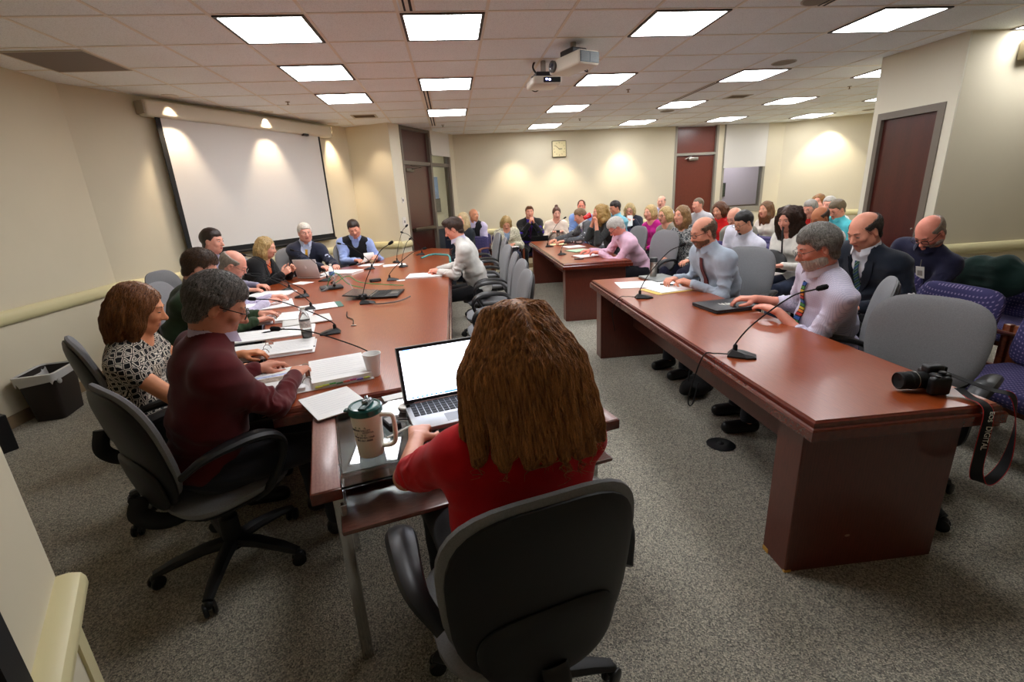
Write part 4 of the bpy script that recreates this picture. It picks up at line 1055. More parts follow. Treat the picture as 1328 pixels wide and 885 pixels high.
    def sleeves(S, g, kind):
        for q in (-1, 1):
            Sh, El, Wr = armsP[q]
            if kind == 'long':
                e = Wr - (Wr - El) * .06; S.cap(Sh, El, .050 * s + g, .043 * s + g, .085); S.cap(El, e, .042 * s + g, .033 * s + g, .02)
                pass
            elif kind == 'rolled': S.cap(Sh, El, .053 * s + g, .048 * s + g, .03); S.cap(El, El + (Wr - El) * .35, .045 * s + g, .042 * s + g, .02)
            elif kind == 'short': S.cap(Sh, Sh + (El - Sh) * .72, .055 * s + g, .056 * s + g, .03)
            elif kind == 'cap': S.cap(Sh, Sh + (El - Sh) * .28, .054 * s + g, .05 * s + g, .03)
            elif kind == 'three': S.cap(Sh, El, .053 * s + g, .046 * s + g, .03); S.cap(El, El + (Wr - El) * .55, .045 * s + g, .042 * s + g, .02)
        return S
    def fold(V, F, amp=.005, seed=0):
        amp *= 2.9 if not fem else 2.0
        n = vnorm(V, F)
        w = np.zeros(len(V))
        for q in (-1, 1):
            El = armsP[q][1]; w = np.maximum(w, np.exp(-((np.linalg.norm(V - El, axis=1)) / .11) ** 2))
        w = np.maximum(w, np.exp(-((np.linalg.norm(V - Q(0, .15), axis=1)) / .2) ** 2))
        q_ = V @ np.array(((9, 3, 0), (3, 8, 4), (0, 6, 26.)))
        f = vn(q_, sd + seed) * .6 + vn(V * 17 + 3, sd + 9) * .4; r = 1 - np.abs(vn(q_ * .8 + 7, sd + seed)) * 2
        out = V + n * (f * amp * (.5 + 1.0 * w) + r * amp * .7 * w)[:, None]
        for q in (-1, 1):      # ring folds gathered along the sleeves
            Sh, El, Wr = armsP[q]
            for A_, B_, k0 in ((Sh, El, .75), (El, Wr, .15)):
                d = B_ - A_; L = np.linalg.norm(d); d = d / L; rel = V - A_; u = rel @ d; rad_ = np.linalg.norm(rel - u[:, None] * d, axis=1)
                m = np.clip(1.35 - rad_ / .065, 0, 1) * np.clip(u / L * 3.5 - .5, 0, 1) * np.clip((1 - u / L) * 8 + .4, 0, 1)
                ph = u / .030 + vn(V * 22 + 11, sd + seed) * 1.6 + rel @ A3(9, 5, 3)
                rid = 1 - 2 * np.abs(np.sin(ph * PI * .5)); g_ = .35 + 1.0 * np.exp(-((u / L - k0) / .3) ** 2)
                out = out + n * (m * rid * g_ * amp * .42)[:, None]
        return out
    neckdir = hc - H @ A3(0, .02, .03) * s - N; neckdir /= np.linalg.norm(neckdir)
    open_ = {'shirt': .0, 'sweater': .006, 'scoop': .03, 'polo': .004}.get(top, .0)
    lo_ = .003 if top == 'scoop' else .010
    G = torso(Sdf(), lo_); sleeves(G, lo_ * .6, sleeve)
    if top in ('shirt', 'polo', 'sweater', 'vneck', 'vestv'): G.cap(N - neckdir * .01, N + neckdir * .045, nk * s + .012, nk * s + .008, .02)
    G.cap(N + neckdir * .015, N + neckdir * .2, nk * s + .004, nk * s + .012, .004, 's')
    if top == 'scoop': G.ell(N + yf * .06 + neckdir * .02, (.062, .075, .075), Bt, .01, 's'); G.cap(N + neckdir * .0, N + neckdir * .2, nk * s + .022, nk * s + .03, .006, 's')
    if top in ('shirt', 'polo', 'vneck') and (shirtV is None or shirtV): 
        vv = shirtV or .04; G.cap(N + yf * (nk + .02) + neckdir * .04, N + yf * (nk + .045) - t * vv, .022, .004, .004, 's')
    G.half(P - A3(0, 0, .08), (0, 0, -1), .01)
    V, F = G.mesh(res); V = fold(V, F)
    raw('shirt' if top in ('shirt', 'polo') else ('blouse' if fem else 'sweater'), V, F, topm, root)
    if collar:
        cm = cloth('cloth_%d_%d_%d' % collar, collar) if isinstance(collar, tuple) else collar
        up_ = neckdir; cx = np.cross(yf, up_); cx /= np.linalg.norm(cx); cyv = np.cross(up_, cx)
        ring = MB()
        n_ = 26; Vv = []; Ff = []
        for i in range(n_):
            a = -PI / 2 + rad(22) + (2 * PI - rad(44)) * i / (n_ - 1); a = PI + a  # opening at the front
            dr = math.cos(a) * cx + math.sin(a) * cyv; front = max(0, math.sin(a)); fr = front ** 2
            base_ = N + up_ * (.012 + .0)
            for rr, hh in ((nk * s + .020 + .012 * fr, -.012 - .03 * fr), (nk * s + .012, .034 - .012 * fr), (nk * s + .007, .034 - .012 * fr), (nk * s + .009, .0 - .02 * fr)):
                Vv.append(base_ + dr * rr + up_ * hh + cyv * .012 * fr)
        for i in range(n_ - 1):
            for k in range(4): j = (k + 1) % 4; Ff.append((i * 4 + k, i * 4 + j, (i + 1) * 4 + j, (i + 1) * 4 + k))
        Ff += [(0, 3, 2, 1), ((n_ - 1) * 4, (n_ - 1) * 4 + 1, (n_ - 1) * 4 + 2, (n_ - 1) * 4 + 3)]
        raw('collar', np.array(Vv), Ff, cm, root, sharp=40)
    def front(x, f, S, extra=.004):
        """point on the chest surface of S"""
        o = Q(x, f); y = .02
        ys = np.linspace(.02, .26, 80); d = S.at(o[None] + yf[None] * ys[:, None]); k = np.where(d > 0)[0]
        return o + yf * ((ys[k[0]] if len(k) else .15) + extra)
    last = G
    if vest:
        Vs = torso(Sdf(), .021); Vs.cap(N + neckdir * .0, N + neckdir * .2, nk * s + .026, nk * s + .03, .006, 's')
        for q in (-1, 1): Vs.half(SH[q] + xr * q * .012, xr * q + t * .15, .004)
        Vs.ell(N + yf * .06 - t * .03, (.05, .08, .10), Bt, .01, 's'); Vs.half(P - A3(0, 0, .03), (0, 0, -1), .01)
        V, F = Vs.mesh(res); V = fold(V, F, .004, 3); raw('vest', V, F, cloth('vest_%d_%d_%d' % vest, vest), root); last = Vs
    if tie is not None:
        fs = np.linspace(.90, .34 if not isinstance(tie, tuple) or len(tie) < 5 else .3, 12); Vv = []; Ff = []
        for i, f in enumerate(fs):
            w = .012 + .022 * (i / 11) if i < 11 else .004
            if i == 0: w = .017
            p0 = front(0, f, G, .006)
            for q in (-1, 1): Vv.append(p0 + xr * q * w)
            for q in (1, -1): Vv.append(p0 + xr * q * w + yf * .006)
        for i in range(11):
            for k in range(4): j = (k + 1) % 4; Ff.append((i * 4 + k, i * 4 + j, (i + 1) * 4 + j, (i + 1) * 4 + k))
        raw('tie', np.array(Vv), Ff, tie, root, sharp=50)
    if jacket:
        J = torso(Sdf(), .020); sleeves(J, .013, 'long' if sleeve == 'long' else sleeve); J.cap(N - neckdir * .01, N + neckdir * .02, nk * s + .026, nk * s + .02, .02)
        J.cap(N + neckdir * .0, N + neckdir * .2, nk * s + .018, nk * s + .03, .004, 's')
        jv = .42
        a0 = N + yf * .10 + t * .03; a1 = Q(0, jv, .2)
        for k in range(7):
            u = k / 6; J.cap(a0 * (1 - u) + a1 * u, a0 * (1 - u) + a1 * u - yf * .06, .072 * (1 - u) + .012, .06 * (1 - u) + .008, .006, 's')
        J.half(P - A3(0, 0, .07), (0, 0, -1), .01)
        V, F = J.mesh(res); V = fold(V, F, .006, 5)
        jm = cloth('jacket_%d_%d_%d' % jacket, jacket) if isinstance(jacket, tuple) else jacket
        raw('jacket', V, F, jm, root); last = J
        if res < .012:
            for q in (-1, 1):   # lapels
                Vv = []; Ff = []; fs = np.linspace(.93, jv + .02, 9)
                for i, f in enumerate(fs):
                    wi = (.070 * (1 - i / 8) + .012) ; wo = wi + (.012 + .035 * math.sin(PI * min(1, (i + 1.5) / 8.5)) if i < 8 else .004)
                    for x in (wi - .006, wo):
                        p0 = front(q * x, f, J, .003); Vv += [p0, p0 + yf * .005]
                for i in range(8):
                    for a, b in ((0, 1), (1, 3), (3, 2), (2, 0)): Ff.append((i * 4 + a, i * 4 + b, (i + 1) * 4 + b, (i + 1) * 4 + a))
                raw('lapel', np.array(Vv), Ff, jm, root, sharp=50)
    # ---- trousers and shoes
    pm = pants if pants is not None else (34, 34, 40)
    pm = cloth('cloth_%d_%d_%d' % pm, pm) if isinstance(pm, tuple) else pm
    L_ = Sdf(); L_.ell(P + A3(0, .0, -.02), (.168 * s, .12 * f_, .105), None, .04)
    for q in (-1, 1):
        hip, knee, ank = K[q]; L_.cap(hip, knee, .088 * f_ ** .5, .066, .04); L_.cap(knee, ank, .064, .056, .02)
    L_.half(A3(0, 0, .085), (0, 0, -1), .004)
    V, F = L_.mesh(max(res, .009)); V = fold(V, F, .004, 8); raw('trousers', V, F, pm, root)
    for q in (-1, 1):
        ank = K[q][2]; Sd = Sdf(); Sd.cap(ank + A3(0, -.02, -.03), ank + A3(0, .12, -.055), .042, .036, .02); Sd.cap(ank + A3(0, -.03, -.045), ank + A3(0, .13, -.058), .036, .038, .02); Sd.half((0, 0, .002), (0, 0, -1), .002)
        V, F = Sd.mesh(.011); raw('shoe', V, F, mat('shoe_black', (22, 20, 20), .35), root)
    root['_'] = 0; del root['_']
    return root, dict(hc=hc, H=H, Q=Q, front=front, G=last, N=N, xr=xr, yf=yf, t=t, arms=armsP, Hp=Hp)
def hair_strands(o, V, F, count, hair, s, m, sd):
    """real strands over the hair volume: thin ribbons-as-tubes in one mesh, child of the hair"""
    n = vnorm(V, F); r = np.random.default_rng(sd)
    style = hair[0]; short = style in ('short', 'quiff', 'receding', 'fringe', 'crew')
    vol = hair[3][1] if len(hair) > 3 and len(hair[3]) > 1 else 1
    idx = r.integers(0, len(V), count); P0 = V[idx]; N0 = n[idx]
    if short:
        L = r.uniform(.010, .020, count) * s; steps = 4
        flow = np.stack([np.zeros(count), -np.ones(count) * .5, np.where(P0[:, 2] > .06 * s, .25, -.8)], 1)
        flow += r.normal(0, .22, (count, 3))
    else:
        L = r.uniform(.05, .13, count) * s; steps = 7
        flow = np.stack([np.sign(P0[:, 0]) * .1, np.zeros(count), -np.ones(count)], 1) + r.normal(0, .16, (count, 3))
        topm_ = P0[:, 2] > .07 * s
        flow[topm_, 0] += np.sign(P0[topm_, 0] + 1e-4) * .9; flow[topm_, 1] -= .25
    # tangent project
    paths = [P0 - N0 * .002]; p = P0.copy(); nn = N0.copy(); ph = r.uniform(0, 6.28, count)
    curl = .0 if short else (.35 if style in ('curly', 'mane', 'wave') else .12)
    from mathutils.kdtree import KDTree
    kd = KDTree(len(V))
    for i, v in enumerate(V): kd.insert(v, i)
    kd.balance()
    for k in range(steps):
        f = flow - nn * np.sum(flow * nn, 1)[:, None]; f /= np.linalg.norm(f, axis=1)[:, None] + 1e-9
        side = np.cross(f, nn)
        p = p + f * (L / steps)[:, None] + side * (curl * np.sin(ph + k * 1.1) * L / steps)[:, None]
        for i in range(count):
            _, j, _ = kd.find(p[i]); d = (p[i] - V[j]) @ n[j]
            nn[i] = n[j]
            lift = (.002 + (.004 * k / steps if not short else .003)) * s
            p[i] = p[i] + n[j] * (lift - d) if abs(d) < .02 else p[i]
        paths.append(p.copy())
    K = steps + 1; PP = np.stack(paths, 1)   # count,K,3
    Tn = np.gradient(PP, axis=1); Tn /= np.linalg.norm(Tn, axis=2)[:, :, None] + 1e-9
    a = np.cross(Tn, r.normal(0, 1, (count, 1, 3))); a /= np.linalg.norm(a, axis=2)[:, :, None] + 1e-9; b = np.cross(Tn, a)
    w = (.0007 if short else .0011) * s * np.array([1, 1] + [1 - .75 * (k / (K - 2)) ** 2 for k in range(1, K - 1)])[None, :, None]
    ring = np.stack([PP + w * (math.cos(t) * a + math.sin(t) * b) for t in (0, 2.094, 4.189)], 2)  # count,K,3,3
    VV = ring.reshape(-1, 3); base = (np.arange(count) * K * 3)[:, None, None]
    kk = np.arange(K - 1)[None, :, None] * 3; j0 = np.arange(3)[None, None, :]; j1 = (np.arange(3)[None, None, :] + 1) % 3
    FF = np.stack([base + kk + j0, base + kk + j1, base + kk + 3 + j1, base + kk + 3 + j0], -1).reshape(-1, 4)
    st = raw('strands', VV, FF, m, o); st['kind'] = 'stuff'
    return st
# ================================================================ THE CAST
white_sh = (206, 206, 222); P_ = person
stripe = cloth('lavender_micro_check', (216, 210, 226), .85, 'check', (186, 182, 206), 38)
# boardroom table
P_('woman in a red shirt with long brown hair seen from behind, typing at the laptop', (.10, 1.09), 104, (.133, 1.13, 1.165), pitch=16, hair=('wave', (206, 144, 86), (116, 70, 38), (.10, 1.36)), skinc=(206, 146, 118), top='scoop', topc=(204, 18, 28), pants=(22, 22, 26), sleeve='short', fem=True, fat=1.35, s=1.04, Lh=(-.19, 1.50, .77), Rh=(.07, 1.60, .77), elbowL=(-1.2, -.2, -1), elbowR=(1.2, -.2, -1), res=.0065, strands=16000, shoulders=1.13)
P_('man in maroon sweater and black glasses reading an open binder', (-1.13, 1.90), 36, (-.955, 1.945, 1.205), pitch=28, yaw=-14, hair=('short', (140, 134, 128), (38, 34, 32)), skinc=(196, 134, 108), top='sweater', topc=(84, 20, 24), collar=(196, 182, 206), glasses='black', fat=1.25, s=1.04, Rh=(-.81, 2.20, .80), Lh=(-1.05, 2.38, .79), curlR=.6, res=.006, strands=9000, elbowR=(.6, .1, -1))
P_('woman with brown bob in black and white ring print top', (-1.68, 2.40), 14, (-1.51, 2.37, 1.14), pitch=18, yaw=4, hair=('bob', (150, 96, 52), (92, 54, 26), (.15, .94)), skinc=(206, 140, 100), top='scoop', topc=cloth('ring_print', (20, 20, 22), .8, 'rings', (214, 206, 190), 36), sleeve='cap', fem=True, Lh=(-1.25, 2.70, .78), Rh=(-1.18, 2.40, .78), res=.0065, strands=7000)
P_('bearded man in a dark green sweater leaning over his papers', (-2.02, 3.40), 18, (-1.73, 3.43, 1.2), pitch=28, hair=('short', (86, 62, 42), (44, 30, 20)), skinc=(208, 150, 128), top='sweater', topc=(44, 62, 38), beard=('short', (84, 60, 44)), fat=1.15, Rh=(-1.48, 3.5, .79), Lh=(-1.55, 3.75, .79), res=.008, collar=(120, 110, 100), strands=4000)
P_('bald older man in lavender striped shirt, mostly hidden behind the green sweater', (-2.16, 4.12), 8, (-1.82, 4.12, 1.13), pitch=34, hair=('fringe', (150, 140, 128)), skinc=(218, 158, 138), topc=cloth('lavender_stripe', (214, 208, 226), .85, 'stripe', (158, 150, 188), 40), collar=(214, 208, 226), Rh=(-1.66, 4.22, .79), Lh=(-1.7, 4.45, .79), glasses='silver', fat=1.1)
P_('dark haired man sitting tall behind the bald man, below the screen corner', (-2.6, 5.0), -8, (-2.38, 5.06, 1.28), pitch=8, hair=('short', (50, 36, 28)), skinc=(214, 156, 134), topc=(150, 146, 168), Rh=(-2.1, 4.95, .79), Lh=(-2.1, 5.2, .79))
P_('blonde woman in black blazer and orange top with clasped hands', (-2.44, 5.82), -8, (-2.17, 5.82, 1.13), pitch=14, yaw=4, hair=('long', (196, 168, 112), (128, 98, 56), (.17, .98)), skinc=(222, 166, 142), top='scoop', topc=(206, 96, 54), jacket=(22, 22, 24), fem=True, Rh=(-1.98, 5.62, .84), Lh=(-1.95, 5.80, .84), Rp=(0, 1, 0), Lp=(0, -1, 0), curlR=1.0, curlL=1.0, res=.008)
P_('white haired man in navy suit with yellow tie and glasses', (-2.12, 6.86), -72, (-1.96, 6.66, 1.225), pitch=2, yaw=8, hair=('short', (224, 218, 206), (176, 168, 158)), skinc=(222, 162, 142), topc=(196, 206, 230), collar=(196, 206, 230), tie=cloth('yellow_tie', (226, 168, 50), .6), jacket=(36, 40, 58), glasses='silver', Rh=(-1.72, 6.32, .80), Lh=(-1.58, 6.42, .80), res=.008, s=1.04)
P_('dark haired man in black vest over a blue shirt turning a page', (-1.54, 7.42), -76, (-1.43, 7.2, 1.215), pitch=20, yaw=-6, roll=8, hair=('short', (54, 40, 34)), skinc=(216, 156, 132), topc=(150, 170, 220), collar=(150, 170, 220), vest=(22, 22, 26), Rh=(-1.42, 6.92, .80), Lh=(-1.15, 7.05, .82), res=.008, s=1.04)
P_('brown haired man in off-white sweater at the right side of boardroom table', (.27, 5.36), 176, (.0, 5.28, 1.245), pitch=24, hair=('quiff', (82, 58, 44), (40, 26, 20)), skinc=(220, 152, 130), top='sweater', topc=(214, 212, 206), collar=(206, 204, 224), pants=(20, 20, 22), Lh=(-.20, 5.32, .79), Rh=(-.22, 5.50, .79), curlL=.9, curlR=.9, res=.007, fat=1.1, strands=3000, back=0)
# by the back wall, left
P_('woman with long pale hair in dark top, behind the off-white sweater man', (.24, 8.78), -150, (.17, 8.6, 1.2), yaw=20, hair=('long', (206, 184, 140), (150, 122, 80)), skinc=(224, 170, 146), top='scoop', topc=(32, 38, 44), fem=True, glasses='silver')
P_('bald man in dark vest and lavender shirt beside the tall door', (.45, 9.55), -110, (.41, 9.38, 1.235), yaw=58, hair=('bald', None), skinc=(206, 146, 112), topc=(206, 196, 224), collar=(206, 196, 224), vest=(30, 30, 34))
P_('woman in cream patterned jacket writing on paper in her lap', (1.0, 9.12), -92, (.97, 8.86, 1.08), pitch=36, hair=('bob', (190, 160, 100), (130, 100, 60), (.15, 1)), skinc=(216, 156, 130), top='scoop', topc=(140, 160, 186), jacket=cloth('cream_print', (226, 222, 200), .85, 'floral', (170, 166, 140), 26, (190, 186, 160)), fem=True, pants=(36, 44, 66), Lh=(1.1, 8.8, .70), Rh=(.9, 8.82, .70))
P_('young man in black suit and purple shirt with hands clasped at his chin', (1.52, 9.52), -96, (1.49, 9.34, 1.235), hair=('quiff', (112, 74, 46)), skinc=(222, 160, 136), topc=(66, 40, 150), jacket=(26, 26, 28), tie=cloth('dark_purple_tie', (60, 20, 60), .6), Lh=(1.53, 9.12, 1.03), Rh=(1.45, 9.12, 1.03), Lp=(-1, 0, 0), Rp=(1, 0, 0), curlL=.9, curlR=.9, pants=(20, 20, 22), elbowL=(-.5, .2, -1), elbowR=(.5, .2, -1))
P_('young woman in cream top with hair tied up in a bun', (1.98, 9.3), -94, (1.975, 9.1, 1.19), pitch=8, hair=('bun', (96, 58, 40)), skinc=(226, 172, 150), top='scoop', topc=(232, 216, 200), fem=True, Lh=(2.05, 8.95, .86), Rh=(1.86, 8.95, .86))
# middle table
P_('man in grey suit leaning on the middle table', (2.5, 7.98), 186, (2.14, 8.0, 1.165), pitch=20, hair=('short', (138, 108, 76), (90, 66, 44)), skinc=(216, 152, 128), topc=(226, 226, 230), collar=(226, 226, 230), tie=cloth('mauve_tie', (116, 100, 150), .6), jacket=(86, 88, 92), Lh=(1.80, 7.7, .80), Rh=(1.72, 8.0, .80), s=1.04)
P_('curly blonde woman in grey jacket drinking from a red cup', (2.46, 7.02), 184, (2.17, 7.0, 1.25), hair=('curly', (182, 148, 84), (110, 78, 36), (.13, 1.02)), skinc=(220, 158, 130), top='scoop', topc=(52, 54, 54), fem=True, sleeve='three', Rh=(2.10, 7.10, 1.12), Lh=(2.08, 6.86, 1.09), Lp=(-1, .3, 0), Rp=(-.3, -1, 0), curlL=.8, curlR=.7, elbowL=(-.2, .3, -1), elbowR=(.2, .3, -1), res=.008)
P_('white haired man in pink shirt bent over, writing at the middle table', (2.46, 6.0), 176, (2.04, 5.88, 1.11), pitch=42, hair=('short', (232, 228, 220), (180, 174, 166), (0, 1.05)), skinc=(224, 142, 124), topc=(226, 186, 208), collar=(226, 186, 208), glasses='black', Lh=(1.84, 5.92, .80), Rh=(1.80, 6.22, .80), res=.007, fat=1.1, back=.03, strands=2500)
P_('man in blue shirt with receding hair against the back wall', (2.6, 9.66), -110, (2.57, 9.5, 1.275), hair=('receding', (110, 70, 50)), skinc=(220, 140, 120), topc=(130, 160, 220))
P_('young dark haired man in aqua shirt near the back wall', (3.02, 8.5), -165, (2.87, 8.35, 1.255), pitch=14, hair=('short', (42, 30, 26)), skinc=(206, 142, 114), topc=(130, 196, 214), collar=(130, 196, 214))
P_('blonde woman in navy jacket and glasses looking at a paper', (3.45, 9.08), -118, (3.34, 8.88, 1.185), pitch=16, hair=('bob', (206, 184, 132), (150, 122, 76), (.13, 1.0)), skinc=(224, 168, 144), top='scoop', topc=(226, 226, 230), jacket=(44, 48, 62), fem=True, glasses='black', Lh=(3.38, 8.72, 1.0), Rh=(3.22, 8.78, 1.0), curlL=.8, curlR=.8)
P_('blonde woman in a bright magenta top', (3.28, 7.38), 206, (3.09, 7.33, 1.19), hair=('pixiebob', (214, 184, 128), (160, 128, 76), (.08, 1)), skinc=(226, 166, 142), top='scoop', topc=(200, 34, 140), fem=True, Lh=(2.95, 7.1, .66), Rh=(2.9, 7.25, .66))
P_('balding man in lavender shirt sitting behind the magenta top', (4.3, 9.62), -130, (4.24, 9.5, 1.28), hair=('fringe', (160, 140, 120)), skinc=(226, 168, 148), topc=(196, 196, 232))
P_('woman with short blonde hair and glasses in a taupe top', (3.24, 6.72), 202, (3.04, 6.68, 1.175), pitch=4, hair=('pixiebob', (206, 178, 120), (146, 116, 66), (.07, 1.02)), skinc=(220, 160, 134), top='scoop', topc=(146, 142, 128), fem=True, glasses='black', vest=None)
P_('woman with sunglasses on her head in a grey patterned blouse', (3.06, 5.86), 204, (2.86, 5.8, 1.21), hair=('bob', (150, 112, 66), (90, 62, 34), (.14, 1.02)), skinc=(222, 160, 134), top='scoop', topc=cloth('grey_floral', (70, 74, 78), .85, 'floral', (176, 178, 176), 24, (214, 214, 210)), fem=True, Lh=(2.78, 5.42, .70), Rh=(2.72, 5.9, .68), res=.008, pants=(40, 40, 62), knees=(.34, .34))
P_('man with short brown hair resting chin on his hand by the wood door', (4.4, 8.02), 200, (4.22, 7.98, 1.24), hair=('crew', (112, 96, 76)), skinc=(220, 156, 132), topc=(196, 196, 200), Rh=(4.02, 8.02, 1.08), Rp=(1, 0, 0), curlR=1.0, elbowR=(.1, .4, -1))
# right table
P_('bald bearded man in a pale blue shirt with maroon tie and glasses, hands folded', (2.30, 3.72), 186, (1.985, 3.64, 1.2), pitch=16, hair=('fringe', (120, 96, 74)), skinc=(214, 150, 124), topc=(172, 184, 198), collar=(176, 188, 204), tie=cloth('maroon_tie', (100, 34, 34), .6), glasses='black', beard=('short', (120, 84, 60)), Lh=(1.90, 3.60, .80), Rh=(1.88, 3.86, .80), Lp=(0, .3, -1), res=.0065, fat=1.1, strands=3000, curlL=.7, curlR=.6)
P_('woman with brown bob in a bright red top', (4.05, 6.75), 206, (3.87, 6.68, 1.2), pitch=12, hair=('bob', (104, 62, 34), (60, 34, 18), (.09, 1.03)), skinc=(218, 156, 128), topc=(206, 24, 26), fem=True)
P_('bald man with glasses in grey jacket over navy', (3.86, 5.98), 200, (3.67, 5.96, 1.14), pitch=26, hair=('fringe', (190, 180, 168)), skinc=(222, 158, 134), topc=(32, 38, 66), jacket=(140, 136, 124), glasses='silver')
P_('dark haired man with goatee and glasses in a white shirt', (3.34, 5.18), 190, (3.1, 4.85, 1.155), pitch=22, hair=('short', (32, 26, 24)), skinc=(206, 148, 120), topc=(226, 226, 240), collar=(226, 226, 240), glasses='black', beard=('goatee', (40, 30, 26)), res=.008)
P_('woman with long brown hair in white lace blouse below the window', (4.8, 6.72), 196, (4.6, 6.68, 1.17), hair=('long', (130, 92, 56), (80, 52, 30), (.2, .96)), skinc=(220, 164, 136), top='scoop', topc=(232, 228, 214), fem=True)
P_('woman with very long dark curly hair and black headband, writing in her lap', (3.56, 4.52), 190, (3.32, 4.46, 1.195), pitch=14, yaw=14, hair=('mane', (78, 52, 38), (36, 24, 18), (.22, 1.08)), skinc=(214, 148, 126), top='scoop', topc=(236, 232, 222), fem=True, pants=(50, 60, 84), Lh=(3.12, 4.2, .78), Rh=(3.08, 4.38, .80), res=.008, strands=3000)
P_('grey haired man in a red polo at the right rear', (5.12, 6.32), 200, (4.93, 6.2, 1.17), pitch=12, hair=('short', (170, 164, 156)), skinc=(222, 156, 132), topc=(206, 44, 40), glasses='silver')
P_('long haired blonde woman farthest right holding her hand to her face', (6.1, 7.45), 214, (5.95, 7.32, 1.21), hair=('long', (166, 118, 66), (110, 72, 36)), skinc=(224, 160, 138), top='scoop', topc=(226, 222, 214), fem=True, Lh=(5.85, 7.1, 1.1), Lp=(.5, .5, 0), curlL=.9)
P_('bald man with brown skin behind the bearded man', (4.2, 4.95), 190, (4.03, 4.9, 1.15), pitch=24, hair=('fringe', (70, 54, 44)), skinc=(168, 106, 72), topc=(226, 224, 220))
P_('man with glasses in a turquoise shirt and grey suspenders', (5.12, 5.84), 186, (4.93, 5.72, 1.175), pitch=26, hair=('short', (116, 100, 78)), skinc=(222, 154, 130), topc=(90, 196, 208), collar=(90, 196, 208), glasses='silver', fat=1.2)
P_('white haired person partly hidden behind the turquoise shirt', (5.65, 6.6), 200, (5.46, 6.5, 1.19), hair=('short', (200, 196, 188)), skinc=(224, 166, 146), topc=(236, 236, 234))
P_('grey bearded man in lavender checked shirt with rainbow striped tie', (2.28, 2.56), 164, (2.035, 2.46, 1.19), pitch=18, hair=('short', (168, 164, 156), (110, 106, 100), (0, 1.04)), skinc=(216, 146, 124), topc=stripe, collar=(216, 210, 226), tie=cloth('rainbow_tie', (0, 0, 0), .6, 'rainbow'), glasses='silver', beard=('full', (196, 190, 180)), Lh=(1.93, 2.58, .80), Rh=(1.99, 2.90, .81), curlL=.25, curlR=.5, res=.006, fat=1.35, strands=9000, sleeve='rolled', s=1.05, shoulders=1.08)
P_('balding man in dark navy suit with striped tie behind the bearded man', (3.12, 3.10), 184, (2.80, 2.98, 1.205), pitch=26, hair=('fringe', (76, 66, 58), (44, 38, 34)), skinc=(214, 148, 122), topc=(226, 226, 232), collar=(230, 230, 236), tie=cloth('green_blue_tie', (40, 66, 110), .6, 'tie', (96, 140, 84), 12, (20, 30, 60)), jacket=(26, 32, 44), Lh=(2.75, 2.85, .70), Rh=(2.72, 3.15, .70), res=.0075, fat=1.2, s=1.05, strands=2500)
P_('bald man in navy polo with glasses and a name badge, looking down', (3.86, 3.50), 188, (3.60, 3.24, 1.13), pitch=42, hair=('fringe', (150, 130, 112)), skinc=(222, 144, 122), top='polo', topc=(34, 34, 58), collar=(34, 34, 58), sleeve='short', glasses='black', beard=('short', (170, 150, 140)), Lh=(3.34, 3.26, .72), Rh=(3.36, 3.52, .72), res=.0075, fat=1.3, s=1.05)
# seats of the audience
for x, y, f, lab in [(3.02, 2.02, 180, 'empty, nearest the camera at the right edge'), (3.0, 2.66, 182, 'empty, with its back showing above the big grey chair'), (3.14, 3.32, 184, 'under the navy suited man'), (3.9, 3.62, 188, 'under the man in the navy polo'), (4.08, 2.92, 184, 'empty, with a dark green coat laid over its back'), (3.98, 2.26, 182, 'empty, second row at the right edge'),
                     (3.6, 4.54, 186, 'under the woman with the headband'), (3.42, 5.24, 188, 'under the man with the goatee'), (3.14, 5.92, 200, 'under the woman in the patterned blouse'), (3.32, 6.74, 196, 'under the woman in the taupe top'), (3.36, 7.42, 200, 'under the woman in magenta'),
                     (4.3, 4.97, 186, 'under the bald brown-skinned man'), (3.94, 6.0, 190, 'under the man in the grey jacket'), (4.13, 6.76, 196, 'under the woman in red'), (4.5, 8.05, 196, 'under the man with chin on his hand'), (4.9, 6.74, 190, 'under the woman in the lace blouse'), (5.22, 6.42, 196, 'under the man in the red polo'), (5.24, 5.8, 184, 'under the turquoise shirt'), (5.8, 6.66, 196, 'under the white haired person'), (6.2, 7.5, 205, 'under the blonde woman farthest right'),
                     (.28, 8.9, -120, 'under the pale haired woman'), (.46, 9.66, -96, 'under the bald man by the door'), (1.0, 9.25, -91, 'under the writing woman'), (1.53, 9.68, -92, 'under the young man in black'), (2.0, 9.45, -91, 'under the woman with the bun'), (2.62, 9.8, -95, 'under the man in the blue shirt'), (3.08, 8.56, -162, 'under the man in aqua'), (3.5, 9.22, -116, 'under the blonde woman in navy jacket'), (4.36, 9.75, -120, 'under the balding man in lavender')]:
    AC(x, y, f, lab)
